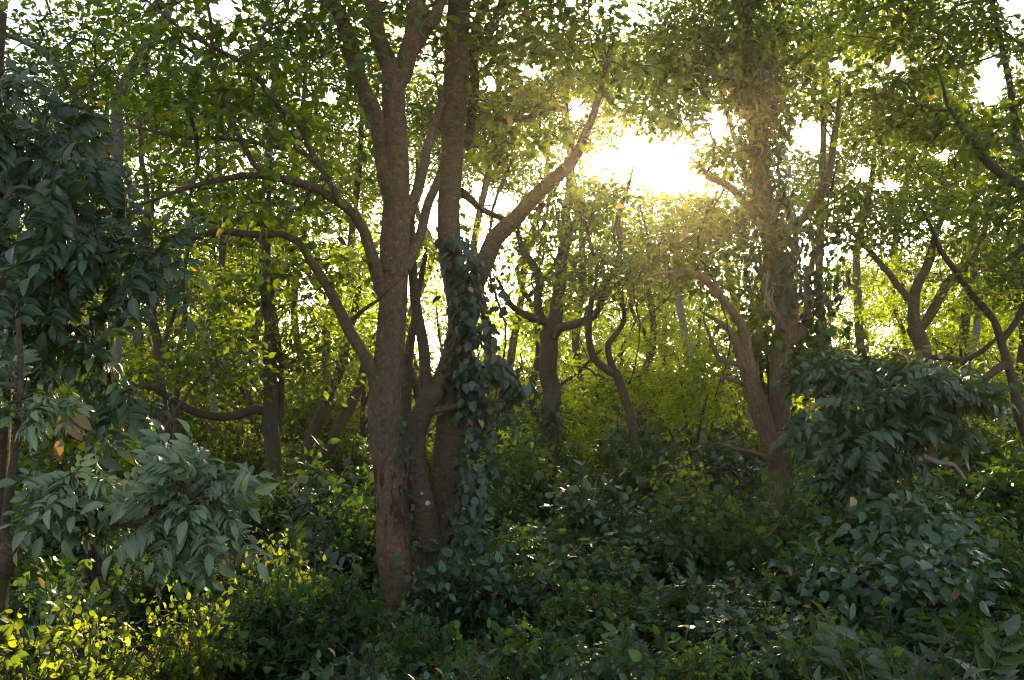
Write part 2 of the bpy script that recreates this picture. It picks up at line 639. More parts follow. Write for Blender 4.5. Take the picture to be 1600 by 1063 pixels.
def leaf_cloud(bag, clusters, per, spread, size, T=TQ, flat=.6, droop=.35, outward=None, g=None, cull=True, flatz=.34):
    g = g or rng
    n = len(clusters)
    if not n:
        return
    cnt = np.maximum(1, (per * g.uniform(.5, 1.5, n)).astype(int))
    idx = np.repeat(np.arange(n), cnt)
    off = g.normal(0, 1, (len(idx), 3)) * np.array([spread, spread, spread * flatz])
    tilt = g.normal(0, .22, (n, 2))
    off[:, 2] += off[:, 0] * tilt[idx, 0] + off[:, 1] * tilt[idx, 1]
    pos = clusters[idx] + off
    dirs = norm(off + 1e-3) + g.normal(0, .45, off.shape)
    dirs[:, 2] -= droop
    if cull:
        k = keep_mask(pos, -.02)
        pos, dirs = pos[k], dirs[k]
    sz = size * g.uniform(.6, 1.25, len(pos))
    if isinstance(T, list):
        w = g.integers(0, len(T), len(pos))
        for i, t in enumerate(T):
            q = w == i
            place(bag, t, pos[q], dirs[q], sz[q], flat, g=g)
    else:
        place(bag, T, pos, dirs, sz, flat, g=g)


def traced(pts, Y0, Y1=None, wscale=1.0):
    """pts (px,py,width_px) -> world centre line and radii, depth running Y0 -> Y1"""
    Y1 = Y0 if Y1 is None else Y1
    n = len(pts)
    w = np.array([np.hypot(pts[i][0] - pts[i - 1][0], pts[i][1] - pts[i - 1][1]) if i else 0 for i in range(n)])
    t = np.cumsum(w) / max(1e-6, w.sum())
    out, rad = [], []
    for (px, py, wd), tt in zip(pts, t):
        Y = Y0 + (Y1 - Y0) * tt
        out.append(P(px, py, Y))
        rad.append(wd * .5 * Y / FPX * wscale)
    return np.array(out), np.array(rad)


def make_tree(name, label, base_px, Y, trunk, limbs, blobs, bark='bark_dark', leaf='canopy', size=.14, per=26, spread=.28,
              T=TQ, cat='tree', group=None, sides=10, knob=.06, flat=.6, droop=.35, top=None, seed=1, tip=.0065, maxr=.06, twigs=True,
              root=True, cullc=True, trunk_step=.14):
    """trunk: traced points; limbs: list of (points, Y0, Y1); blobs: (px,py,Y,rx,ry,rz,n) metres radii"""
    g = np.random.default_rng(seed)
    tp, tr = traced(trunk, Y)
    base = tp[0].copy()
    if root:                       # carry the trunk down into the ground
        base[2] = ground_z(base[0], base[1]) - .15
        if tp[0][2] > base[2] + .1:
            tp = np.vstack([base, tp])
            tr = np.concatenate([[tr[0] * 1.25], tr])
    if top is not None:            # and up beyond the frame
        for dx, dz, r in top:
            tp = np.vstack([tp, tp[-1] + [dx, g.uniform(-.3, .3), dz]])
            tr = np.append(tr, r)
    origin = np.array([tp[0][0], tp[0][1], ground_z(tp[0][0], tp[0][1])])
    t = empty(name, origin, label, cat, group)
    b = Bag()
    pp, rr = catmull(tp, tr, trunk_step)
    pp = wobble(pp, rr, g, .10 if sides > 15 else .25)
    tube(b, pp, rr, sides, knob, seed * 3.3)
    b.build('trunk', M[bark], t, origin, smooth=True, leafy=False)
    skel = [pp[::2]]
    for li in limbs:
        lp, y0, y1 = li[:3]
        lb = Bag()
        q, r = traced(lp, y0, y1)
        if len(li) > 3:            # continuation outside the frame, metres
            for dx, dy, dz, rr_ in li[3]:
                q = np.vstack([q, q[-1] + [dx, dy, dz]])
                r = np.append(r, rr_)
        q, r = catmull(q, r, .12)
        q = wobble(q, r, g)
        tube(lb, q, r, max(6, sides - 2), knob * .9, seed + 7.1)
        if len(li) < 4:
            limb_end(lb, q, r, g)
        lb.build('limb', M[bark], t, origin, smooth=True, leafy=False)
        skel.append(q[::2])
    skel = np.concatenate(skel)
    cl = [blob(b_[6], P(b_[0], b_[1], b_[2]), b_[3:6], g) for b_ in blobs]
    if cl:
        cl = np.concatenate(cl)
        cl = cl[cl[:, 2] > ground_z(0, 0) + .4]
        if cullc:
            cl = cl[keep_mask(cl, .0)]
        if twigs:
            grow(skel, cl, tip, maxr, g).build('twigs', M['twig'], t, origin, smooth=True, leafy=False)
        lb = Bag()
        leaf_cloud(lb, cl, per, spread, size, T, flat, droop, g=g)
        lb.build('crown', M[leaf], t, origin)
    return t


def ground_z(x, y):
    v = noise.noise(Vector((x * .11, y * .11, 3.1))) * .35 + noise.noise(Vector((x * .45, y * .45, 8.3))) * .07
    return v * min(1, max(0, 1))


# ------------------------------------------------------------------ ground
def make_ground():
    ax = np.concatenate([-np.geomspace(300, 42, 10), np.linspace(-40, 40, 130), np.geomspace(42, 300, 10)])
    ay = np.concatenate([-np.geomspace(80, 12, 8), np.linspace(-10, 80, 150), np.geomspace(84, 500, 10)])
    V = np.array([(x, y, ground_z(x, y)) for y in ay for x in ax])
    nx = len(ax)
    i, j = np.meshgrid(np.arange(len(ay) - 1), np.arange(nx - 1), indexing='ij')
    a = i * nx + j
    F = np.stack([a, a + 1, a + nx + 1, a + nx], -1).reshape(-1, 4)
    m, nt, N, L = new_mat('forest_soil')
    tc = N.new('ShaderNodeTexCoord')
    n1 = N.new('ShaderNodeTexNoise')
    n1.inputs['Scale'].default_value = 7
    n1.inputs['Detail'].default_value = 8
    L.new(tc.outputs['Object'], n1.inputs['Vector'])
    c = ramp(nt, n1.outputs['Fac'], [(.3, (.018, .012, .008)), (.55, (.05, .034, .022)), (.75, (.09, .062, .04))])
    pr = N.new('ShaderNodeBsdfPrincipled')
    pr.inputs['Roughness'].default_value = .95
    L.new(c, pr.inputs['Base Color'])
    bp = N.new('ShaderNodeBump')
    bp.inputs['Distance'].default_value = .05
    L.new(n1.outputs['Fac'], bp.inputs['Height'])
    L.new(bp.outputs[0], pr.inputs['Normal'])
    out = N.new('ShaderNodeOutputMaterial')
    L.new(pr.outputs[0], out.inputs['Surface'])
    props(mesh_obj('ground', V, F, m, smooth=True), kind='structure')


make_ground()

# ------------------------------------------------------------------ the traced trees
make_tree('broadleaf_tree', 'tall smooth brown trunk with dark red stains, left of the forked ivy-clad tree', None, 10.0,
          [(622, 965, 53), (616, 860, 53), (608, 740, 51), (604, 640, 49), (609, 540, 46), (613, 470, 44), (616, 400, 46), (622, 300, 42), (619, 220, 38), (616, 125, 36), (612, 95, 28)],
          [([(600, 612, 30), (588, 580, 24), (566, 545, 20), (545, 515, 19), (528, 478, 17), (513, 442, 16), (488, 410, 13), (466, 380, 12), (440, 368, 11), (385, 367, 12), (340, 360, 10), (300, 372, 9), (262, 388, 7)], 10, 9.2),
           ([(606, 470, 26), (592, 430, 22), (580, 390, 18), (570, 362, 17), (550, 333, 16), (518, 308, 15), (488, 291, 14), (450, 280, 13), (410, 273, 12), (370, 275, 11), (338, 281, 9), (300, 292, 8), (262, 305, 6), (225, 318, 5)], 10, 8.8),
           ([(612, 300, 34), (600, 240, 28), (590, 185, 26), (573, 148, 25), (558, 112, 24), (545, 60, 24), (533, 28, 23), (510, -10, 22)], 10, 9.7, [(-.4, 0, .6, .07), (-.5, .2, .9, .05), (-.3, .2, 1, .03)]),
           ([(614, 130, 30), (600, 75, 26), (586, 40, 25), (574, -5, 24)], 10, 10.2, [(-.3, .2, .9, .07), (-.1, .2, 1.1, .04)]),
           ([(618, 135, 32), (634, 95, 30), (645, 60, 28), (650, 0, 27)], 10, 10.1, [(.1, .2, .8, .07), (.3, .1, 1.2, .04)]),
           ([(638, 90, 20), (662, 50, 20), (678, 25, 19), (695, -15, 18)], 10, 10.2, [(.5, .2, .7, .05), (.4, .2, .9, .03)]),
           ([(628, 345, 24), (648, 315, 18), (662, 270, 16), (672, 225, 15), (682, 180, 14), (694, 130, 11)], 10, 10.6),
           ([(630, 420, 24), (645, 383, 16), (662, 338, 15), (684, 290, 14), (700, 250, 12), (716, 190, 10)], 10, 11.0),
           ([(532, 318, 10), (522, 295, 10), (500, 262, 9), (482, 228, 9), (466, 193, 9), (432, 162, 9), (401, 117, 8), (388, 100, 8), (356, 84, 7), (315, 63, 6), (280, 43, 5), (244, 15, 5)], 9.5, 8.6),
           ([(418, 274, 10), (398, 258, 9), (376, 218, 9), (355, 173, 9), (344, 137, 8), (330, 96, 7), (331, 50, 6), (322, 0, 5)], 9.2, 8.5),
           ([(500, 262, 7), (476, 240, 7), (457, 234, 7), (427, 229, 7), (366, 218, 7), (305, 216, 6), (264, 211, 5), (203, 196, 4)], 9.4, 9.0),
           ([(545, 515, 8), (560, 490, 7), (590, 470, 5)], 10, 9.6)],
          [(300, 330, 9.2, .9, .8, .5, 26), (420, 240, 9.2, 1.0, .9, .7, 46), (330, 130, 8.8, .9, .8, .6, 40), (470, 110, 9.4, .8, .9, .7, 42),
           (560, 30, 10, 1.0, .9, .5, 40), (400, 20, 9.2, 1.1, .9, .5, 44), (680, 30, 10.6, .8, .8, .4, 26), (250, 60, 9, .7, .9, .6, 28),
           (600, -120, 10, 2.2, 1.6, .9, 90), (380, -100, 9.5, 1.6, 1.3, .7, 50), (500, 330, 10, .6, .6, .4, 14), (450, 400, 9.8, .6, .5, .3, 12)],
          bark='bark_main', size=.13, per=13, spread=.25, sides=24, knob=.07, seed=5, T=TQ, tip=.006)

make_tree('forked_tree', 'forked trunk wrapped in ivy with a thick limb leaning right towards the sun', None, 10.6,
          [(682, 870, 62), (690, 780, 50), (699, 700, 46), (706, 640, 46), (716, 560, 45), (716, 480, 42), (706, 400, 38), (704, 330, 35), (706, 250, 35), (711, 150, 38), (715, 70, 38), (716, -10, 37)],
          [([(668, 860, 46), (659, 790, 42), (655, 720, 34), (663, 650, 32), (676, 610, 34)], 10.3, 10.4),
           ([(678, 620, 26), (664, 580, 18), (655, 520, 17), (647, 470, 16), (642, 410, 14), (640, 360, 12), (646, 300, 8)], 10.4, 10.2),
           ([(677, 620, 26), (690, 580, 24), (704, 540, 26), (712, 500, 24)], 10.4, 10.6),
           ([(716, 520, 34), (735, 460, 31), (762, 405, 30), (785, 362, 27), (812, 328, 24), (850, 293, 22), (893, 257, 19), (913, 215, 14), (925, 180, 12), (942, 135, 9), (955, 80, 6)], 10.6, 11.6),
           ([(720, 300, 14), (745, 325, 10), (790, 345, 9), (808, 335, 8)], 10.7, 11.2),
           ([(728, 230, 14), (738, 160, 15), (742, 90, 15), (750, 40, 14), (765, -10, 13)], 10.8, 11.4),
           ([(745, 80, 10), (765, 55, 11), (780, 20, 12), (790, -10, 12)], 11.2, 11.5),
           ([(735, 165, 8), (770, 185, 8), (810, 190, 7), (850, 175, 6)], 10.9, 11.3)],
          [(780, 110, 10.9, 1.0, .8, .7, 40), (850, 60, 11, 1.0, .8, .6, 40), (820, 230, 11.2, .7, .5, .5, 24), (740, -90, 10.8, 1.6, 1.2, .7, 60),
           (900, 330, 11.4, .6, .5, .35, 12), (760, 210, 10.8, .6, .5, .4, 16), (880, 20, 11.5, 1.1, .9, .5, 34), (985, 120, 11.7, .6, .5, .22, 16), (1000, 168, 11.8, .55, .4, .14, 14)],
          bark='bark_ring', size=.13, per=16, spread=.22, sides=22, knob=.07, seed=9, top=[(.05, 1.2, .11), (0, 1.6, .07)], tip=.006)

make_tree('slender_tree', 'thin mossy stem close behind the tall stained trunk', None, 12.2,
          [(640, 860, 20), (637, 760, 19), (635, 680, 19), (634, 600, 17), (638, 540, 14), (650, 480, 10), (665, 400, 8)],
          [([(650, 700, 11), (655, 640, 12), (648, 590, 12), (640, 560, 10)], 12.3, 12.2)],
          [(665, 380, 12.2, .5, .5, .4, 10)], bark='bark_ring', size=.13, per=18, seed=3)

make_tree('branching_tree', 'mid-sized tree forking at head height into sinuous limbs right of the ivy-clad tree', None, 20,
          [(876, 790, 40), (870, 735, 36), (866, 680, 31), (861, 620, 29), (858, 560, 28), (858, 518, 28)],
          [([(858, 530, 26), (850, 502, 14), (822, 492, 12), (800, 480, 10), (785, 455, 7)], 20, 19.3),
           ([(860, 530, 26), (868, 485, 21), (877, 435, 19), (881, 390, 18), (885, 340, 16), (893, 300, 14), (890, 240, 9)], 20, 20.6),
           ([(862, 530, 20), (876, 511, 15), (902, 505, 13), (928, 492, 12), (938, 470, 12), (946, 442, 11), (964, 420, 10), (970, 390, 9), (965, 350, 8), (975, 305, 7)], 20, 19.2),
           ([(848, 503, 14), (838, 470, 13), (842, 440, 14), (832, 412, 13), (818, 390, 10), (812, 360, 6)], 19.9, 19.6),
           ([(936, 468, 8), (915, 452, 7), (900, 420, 6), (880, 380, 6), (872, 340, 5)], 19.3, 19),
           ([(946, 442, 7), (930, 400, 6), (915, 350, 6), (900, 330, 5)], 19.3, 19)],
          [(890, 340, 20, 1.5, 1.2, 1.0, 50), (820, 400, 20, 1.0, 1.0, .6, 24), (960, 390, 19.5, .9, .8, .7, 26), (930, 300, 20.5, 1.1, 1.0, .5, 20)],
          bark='bark_ring', size=.15, per=20, spread=.28, sides=14, seed=21)

make_tree('crooked_tree', 'thin dark crooked tree with a bent fork between the branching tree and the ivy trunk', None, 17.5,
          [(1003, 830, 13), (1002, 790, 13), (1000, 735, 12), (991, 690, 12), (976, 625, 13), (962, 585, 15), (955, 578, 15)],
          [([(960, 584, 14), (942, 572, 13), (925, 554, 12), (920, 520, 10), (921, 480, 9), (930, 450, 6)], 17.5, 17),
           ([(960, 586, 13), (953, 560, 10), (952, 540, 10), (962, 525, 9), (975, 500, 8), (972, 470, 6)], 17.5, 17.6)],
          [(930, 440, 17.3, .9, .8, .6, 20), (985, 460, 17.6, .9, .8, .6, 22), (1020, 400, 17.8, 1.2, 1, .6, 26)],
          bark='bark_dark', size=.14, per=18, seed=33, sides=12)

make_tree('ivy_covered_tree', 'furrowed trunk with a burl, draped in leafy climbers, broken limb on its left', None, 16,
          [(1224, 850, 38), (1222, 800, 35), (1220, 740, 33), (1217, 640, 31), (1222, 540, 31), (1226, 490, 36), (1216, 445, 44), (1208, 395, 34), (1196, 330, 30), (1186, 270, 27), (1180, 200, 25), (1170, 100, 23), (1160, 0, 22)],
          [([(1214, 730, 24), (1203, 685, 28), (1190, 645, 31), (1180, 605, 28), (1173, 575, 22)], 16, 15.7),
           ([(1174, 590, 24), (1165, 555, 15), (1162, 520, 14), (1148, 490, 13), (1125, 460, 13), (1105, 442, 12), (1085, 428, 10), (1060, 424, 7)], 15.7, 15.2),
           ([(1172, 590, 18), (1160, 572, 10), (1140, 566, 9), (1125, 562, 8), (1117, 545, 7), (1108, 520, 5)], 15.7, 15.3),
           ([(1190, 340, 18), (1172, 322, 14), (1152, 300, 13), (1128, 287, 12), (1108, 280, 9), (1098, 262, 6)], 16, 15.4),
           ([(1228, 550, 18), (1244, 520, 14), (1256, 505, 13), (1264, 480, 12), (1262, 440, 10), (1270, 400, 9)], 16, 16.4),
           ([(1208, 400, 18), (1235, 360, 16), (1262, 330, 15), (1290, 290, 14), (1300, 240, 12), (1310, 180, 9)], 16, 16.4),
           ([(1212, 720, 10), (1190, 712, 8), (1165, 706, 7), (1140, 700, 5)], 15.9, 15.2)],
          [(1055, 120, 15.5, .9, .7, .35, 34), (1050, 180, 15.4, .7, .5, .2, 22), (1135, 240, 15.6, .35, .4, .4, 20), (1100, 400, 15.6, 1.1, 1.0, .8, 56), (1160, 60, 16, 1.5, 1.2, 1.0, 70), (1240, 120, 16.4, 1.3, 1.2, .9, 60), (1090, 90, 15.6, 1.1, 1, .8, 46),
           (1300, 330, 16.4, 1.0, 1, .7, 40), (1180, 180, 16, 1.0, 1, .8, 36), (1250, -100, 16, 2.4, 1.8, .8, 70), (1100, -60, 15.6, 1.8, 1.5, .7, 50), (1120, 340, 15.8, .8, .8, .5, 26)],
          bark='bark_furrow', size=.15, per=24, spread=.26, sides=20, knob=.12, seed=41, top=[(0, 1.2, .1)])

make_tree('y_shaped_tree', 'smooth Y-shaped tree behind the leafy thicket at right', None, 21,
          [(1450, 730, 26), (1449, 650, 25), (1447, 590, 24), (1441, 545, 24), (1432, 512, 25)],
          [([(1434, 525, 24), (1426, 485, 18), (1426, 462, 17), (1438, 437, 15), (1452, 408, 14), (1462, 370, 10), (1480, 320, 8)], 21, 21.4),
           ([(1436, 525, 20), (1444, 507, 16), (1464, 477, 15), (1490, 437, 14), (1505, 420, 12), (1528, 390, 10), (1545, 340, 8)], 21, 20.5),
           ([(1426, 470, 14), (1412, 455, 11), (1394, 437, 10), (1372, 415, 9), (1345, 378, 8), (1320, 350, 6)], 21, 20.6),
           ([(1442, 560, 10), (1470, 560, 9), (1505, 563, 9), (1535, 548, 8), (1550, 535, 7)], 21, 20)],
          [(1470, 330, 21, 1.8, 1.4, 1.0, 60), (1370, 370, 21, 1.2, 1.1, .8, 36), (1540, 400, 20.6, 1.1, 1, .8, 30), (1420, 250, 21.4, 1.6, 1.2, 1.0, 44)],
          bark='bark_ring', size=.15, per=20, spread=.3, sides=14, seed=52)

make_tree('leaning_tree', 'slender tree leaning in from the right edge of the picture', None, 17,
          [(1618, 800, 18), (1603, 700, 17), (1590, 645, 16), (1580, 585, 14), (1568, 540, 12), (1554, 503, 11), (1530, 470, 10), (1502, 437, 10), (1470, 392, 8), (1455, 355, 6), (1430, 310, 4)],
          [([(1572, 570, 14), (1556, 582, 12), (1535, 596, 11), (1512, 605, 8)], 17, 16.6),
           ([(1566, 535, 10), (1590, 500, 10), (1610, 450, 10)], 17, 17)],
          [(1560, 450, 17, .9, .8, .5, 22), (1450, 330, 17, .9, .7, .5, 22), (1600, 400, 17, 1, 1, .7, 24)],
          bark='bark_dark', size=.14, per=20, seed=61, sides=12)

make_tree('overhanging_tree', 'tree with dark limbs slanting across the upper right corner', None, 13,
          [(1780, 900, 34), (1760, 700, 32), (1740, 500, 30), (1690, 380, 28), (1640, 315, 24)],
          [([(1660, 335, 24), (1600, 290, 16), (1570, 272, 15), (1545, 252, 14), (1528, 232, 12), (1505, 205, 9), (1480, 160, 6)], 13, 12.4),
           ([(1640, 320, 18), (1595, 240, 12), (1582, 170, 11), (1575, 110, 9), (1560, 40, 8), (1545, -10, 6)], 13, 12.8),
           ([(1660, 340, 14), (1610, 380, 10), (1580, 400, 7)], 13, 13)],
          [(1500, 80, 13, 1.2, 1.0, .8, 50), (1590, 200, 13, .8, .9, .8, 34), (1580, 60, 13, .9, .8, .7, 34), (1400, 30, 13, 1.0, .9, .6, 36), (1560, -120, 13, 2.2, 1.4, .8, 60),
           (1480, 200, 12.8, .8, .7, .5, 26), (1590, 330, 13, .7, .7, .5, 22), (1380, 180, 13.4, .9, .8, .6, 26)],
          bark='bark_dark', size=.14, per=22, spread=.24, seed=71, sides=12)

make_tree('dark_tree', 'straight dark trunk with a long drooping side limb, left of the tall stained trunk', None, 17.5,
          [(427, 800, 27), (424, 740, 25), (423, 690, 25), (422, 620, 24), (425, 540, 22), (420, 470, 21), (414, 400, 19), (415, 330, 16), (420, 240, 13), (430, 140, 10), (436, 40, 8)],
          [([(420, 648, 16), (400, 640, 14), (375, 650, 14), (345, 653, 14), (318, 648, 13), (295, 638, 13), (270, 620, 11), (245, 607, 9), (215, 605, 6)], 17.5, 16.6),
           ([(432, 700, 12), (438, 640, 11), (436, 560, 10), (430, 500, 9)], 17.6, 17.8)],
          [(430, 280, 17.5, 1.7, 1.4, 1.1, 70), (350, 560, 17, 1.0, .8, .6, 34), (480, 560, 18, 1.0, .9, .8, 34), (400, 450, 17.5, 1.3, 1.0, .5, 34), (500, 420, 18, 1.2, 1.0, .6, 34)],
          bark='bark_dark', size=.15, per=22, spread=.3, seed=81, sides=14)

make_tree('leaning_tree', 'pair of stems leaning right between the dark trunk and the stained trunk', None, 21,
          [(468, 780, 22), (472, 735, 21), (489, 680, 20), (508, 625, 19), (528, 585, 16), (545, 520, 12), (560, 450, 9)],
          [([(480, 750, 20), (500, 715, 19), (530, 670, 18), (548, 640, 17), (570, 580, 14), (590, 520, 10)], 21, 21.4)],
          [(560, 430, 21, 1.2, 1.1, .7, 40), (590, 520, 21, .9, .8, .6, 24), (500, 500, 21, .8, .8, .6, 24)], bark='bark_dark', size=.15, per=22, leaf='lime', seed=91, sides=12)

make_tree('slender_tree', 'upright grey-brown trunk crossed by the drooping limb at left', None, 18.5,
          [(264, 760, 20), (262, 700, 19), (258, 640, 18), (250, 570, 17), (243, 520, 15), (237, 480, 14), (234, 400, 12), (228, 300, 9), (215, 180, 7)],
          [([(274, 690, 11), (276, 640, 10), (280, 560, 9), (290, 490, 8), (288, 430, 7), (296, 380, 5)], 18.4, 18),
           ([(243, 560, 8), (262, 530, 7), (275, 480, 6)], 18.5, 18.6)],
          [(220, 330, 18.5, 1.8, 1.4, 1.2, 60), (280, 440, 18.3, 1.0, .8, .6, 26), (190, 480, 18.5, 1.0, .9, .6, 26), (300, 250, 18.6, 1.2, 1.2, .8, 34)],
          bark='bark_ring', size=.15, per=22, spread=.3, seed=101, sides=12)

make_tree('grey_limbed_tree', 'tree with a pale grey limb rising through the canopy at upper left', None, 14,
          [(185, 800, 26), (180, 600, 24), (178, 450, 22), (180, 330, 20), (183, 223, 18), (183, 160, 17), (202, 112, 16), (223, 81, 15), (254, 46, 14), (270, -10, 12)],
          [([(182, 230, 12), (140, 180, 11), (110, 140, 10), (80, 90, 10), (30, 60, 9), (-20, 50, 8)], 14, 13),
           ([(110, 140, 8), (135, 130, 8), (150, 110, 5)], 13.5, 13.3), ([(223, 81, 12), (235, 130, 7), (250, 180, 5)], 14, 13.8)],
          [(120, 40, 13.5, 1.5, 1.1, .9, 90), (220, 150, 14, 1.1, 1.0, 1.0, 56), (60, 100, 13, 1.1, .9, .8, 60), (180, -60, 14, 2.4, 1.6, .8, 70), (300, 200, 14.4, 1, .9, .8, 34)],
          bark='bark_pale', size=.12, per=13, spread=.28, seed=111, sides=14)

for i, (tr, Yb, lab) in enumerate([
        ([(1098, 720, 15), (1094, 640, 14), (1086, 590, 13), (1074, 540, 13), (1062, 480, 12), (1052, 430, 10)], 27, 'pale leaning trunk in the bright clearing left of the broken limb'),
        ([(1160, 740, 14), (1166, 690, 14), (1172, 640, 13), (1168, 580, 11), (1180, 520, 9)], 26, 'short pale grey trunk just left of the furrowed ivy trunk'),
        ([(328, 760, 13), (326, 690, 13), (334, 665, 12), (332, 620, 11), (322, 560, 9), (318, 500, 7)], 25, 'pale kinked trunk seen under the drooping side limb'),
        ([(205, 790, 16), (196, 730, 15), (186, 680, 14), (176, 620, 12), (172, 560, 10)], 23, 'grey leaning trunk low at left behind the broad-leaved sprays'),
        ([(1520, 640, 10), (1512, 590, 12), (1525, 520, 12), (1530, 460, 10)], 28, 'pale thin trunk between the Y-shaped and the leaning tree'),
        ([(50, 790, 16), (54, 740, 14), (50, 690, 12), (30, 640, 10), (20, 560, 8)], 13, 'thin curved dark stem at far left')]):
    a, b_, _ = tr[-1]
    make_tree('background_tree', lab, None, Yb, tr, [], [(a, b_ - 40, Yb, 1.6, 1.4, 1.2, 30), (a + 40, b_ + 20, Yb + 1, 1.2, 1.0, .9, 20)],
              bark='bark_pale', leaf='lime' if i != 3 else 'canopy', size=.17, per=20, spread=.32, seed=200 + i)

# ------------------------------------------------------------------ broad-leaved trees at left, close by
def spray(bag, twig, root, tips, size, n_per, g, flat=.35, T=TF, drop=.35, face=(0, -.7, 1)):
    """fronds along branches running from root to every tip"""
    root = np.asarray(root)
    for tp in tips:
        tp = np.asarray(tp)
        m = (root + tp) / 2 + g.normal(0, .05, 3) + [0, 0, .08]
        pts, rr = catmull([root, m, tp], [.012, .008, .004], .06)
        tube(twig, pts, rr, 5)
        k = max(1, int(n_per))
        t = np.linspace(.45, 1, k)
        idx = (t * (len(pts) - 1)).astype(int)
        dr = norm(tp - root)
        side = norm(np.cross(dr, [0, 0, 1]))
        for ii, i_ in enumerate(idx):
            s = (-1) ** ii
            d = dr * g.uniform(.3, 1.0) + side * s * g.uniform(.3, .9) * (1 - .7 * (ii == k - 1)) + g.normal(0, .2, 3)
            d[2] -= drop * g.uniform(-.8, 1.5)
            d[1] -= .2
            t_ = T[g.integers(0, len(T))]
            place(bag, t_, pts[i_][None], d[None], size * g.uniform(.55, 1.25), flat + .12, face, g=g)


def broad_tree(name, label, Y, trunk, limbs, sprays, size, leaf='hero', bark='bark_ring', seed=1, drop=.5):
    g = np.random.default_rng(seed)
    tp, tr = traced(trunk, Y)
    base = tp[0].copy()
    base[2] = ground_z(base[0], base[1])
    if tp[0][2] > base[2] + .1:
        tp = np.vstack([base - [0, 0, .1], tp])
        tr = np.concatenate([[tr[0] * 1.3], tr])
    t = empty(name, base, label, 'tree')
    b = Bag()
    pp, rr = catmull(tp, tr, .08)
    tube(b, pp, rr, 16, .1, seed)
    b.build('trunk', M[bark], t, base, smooth=True, leafy=False)
    sk = [pp]
    for lp, y0, y1 in limbs:
        q, r = traced(lp, y0, y1)
        q, r = catmull(q, r, .07)
        lb = Bag()
        tube(lb, q, r, 10, .1, seed + 2)
        lb.build('limb', M[bark], t, base, smooth=True, leafy=False)
        sk.append(q)
    sk = np.concatenate(sk)
    tw, lv = Bag(), Bag()
    for (px, py, Ys, rx, ry, rz, n, npf) in sprays:
        c = P(px, py, Ys)
        tips = blob(n, c, (rx, ry, rz), g, .35)
        far = []
        for tp_ in tips:
            i = int(np.argmin(np.linalg.norm(sk - tp_, axis=1)))
            a = sk[i]
            L_ = np.linalg.norm(tp_ - a)
            if L_ > .9:
                far.append(tp_)
            r0 = a if L_ < .9 else tp_ - norm(tp_ - a) * .6 + g.normal(0, .06, 3)
            spray(lv, tw, r0, [tp_], size, npf, g, drop=drop)
        if far:  # one carrying branch for the clump
            i = int(np.argmin(np.linalg.norm(sk - c, axis=1)))
            a = sk[i]
            m = (a + c) / 2 + [0, 0, .15]
            q, r = catmull([a, m, c], [.03, .022, .012], .08)
            tube(tw, q, r, 6)
            for f_ in far:
                q, r = catmull([c + (f_ - c) * .05, (c + f_) / 2 + [0, 0, .05], f_ - norm(f_ - c) * .3], [.012, .01, .007], .08)
                tube(tw, q, r, 5)
    tw.build('twigs', M['twig'], t, base, smooth=True, leafy=False)
    lv.build('crown', M[leaf], t, base, smooth=True)
    return t


broad_tree('broad_leaved_sapling', 'small crooked tree at the left edge holding out sunlit sprays of broad compound leaves', 6.0,
           [(-6, 935, 34), (8, 890, 30), (20, 850, 30)],
           [([(18, 860, 22), (8, 830, 14), (15, 770, 13), (24, 700, 12), (30, 640, 10), (32, 560, 9), (28, 500, 7)], 6, 6.1),
            ([(22, 855, 20), (34, 835, 12), (40, 800, 8), (52, 782, 7), (80, 768, 6), (115, 762, 5)], 6, 5.9),
            ([(24, 860, 18), (60, 835, 9), (110, 820, 8), (165, 812, 8), (205, 822, 8), (250, 800, 7), (300, 780, 5)], 6, 5.8)],
           [(130, 765, 5.9, .24, .2, .12, 11, 3), (90, 790, 5.9, .2, .2, .12, 6, 3), (150, 825, 6.0, .18, .2, .1, 6, 3),
            (275, 745, 5.9, .18, .2, .08, 7, 3), (325, 765, 5.8, .2, .2, .08, 8, 3), (255, 800, 5.75, .16, .2, .08, 6, 3), (315, 830, 5.7, .2, .2, .08, 8, 3), (270, 860, 5.8, .13, .2, .08, 5, 3),
            (40, 640, 6.0, .2, .2, .1, 6, 3), (10, 610, 6, .12, .2, .08, 3, 3)],
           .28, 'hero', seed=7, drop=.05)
broad_tree('broad_leaved_tree', 'dark tree at the left edge hung with large drooping blue-green leaves', 7.6,
           [(-30, 1000, 46), (-12, 800, 40), (0, 600, 36), (4, 450, 34), (-8, 300, 30), (-10, 150, 26), (0, 20, 20)],
           [([(2, 480, 20), (60, 430, 14), (130, 400, 11), (190, 400, 8), (235, 410, 5)], 7.6, 7.2),
            ([(-8, 300, 18), (50, 260, 12), (95, 240, 8), (120, 240, 5)], 7.6, 7.3),
            ([(0, 560, 16), (60, 510, 12), (120, 520, 9), (160, 560, 6), (180, 620, 4)], 7.6, 7.3)],
           [(40, 160, 7.5, .3, .4, .16, 8, 2), (60, 215, 7.4, .38, .5, .32, 19, 2), (100, 290, 7.3, .36, .5, .28, 18, 2), (30, 330, 7.4, .3, .5, .4, 15, 2), (140, 360, 7.2, .36, .4, .2, 13, 2), (210, 400, 7.1, .34, .4, .18, 15, 2),
            (100, 420, 7.1, .4, .4, .25, 17, 2), (40, 440, 6.8, .3, .3, .2, 9, 2), (250, 430, 7.1, .22, .3, .12, 6, 2), (150, 560, 7.3, .26, .3, .35, 12, 2), (170, 640, 7.3, .22, .3, .22, 8, 2), (60, 520, 7.3, .3, .3, .22, 9, 2),
            (10, 500, 6.8, .2, .3, .2, 5, 2), (90, 600, 7.6, .4, .4, .4, 12, 2)],
           .37, 'dim', seed=17, drop=.8)

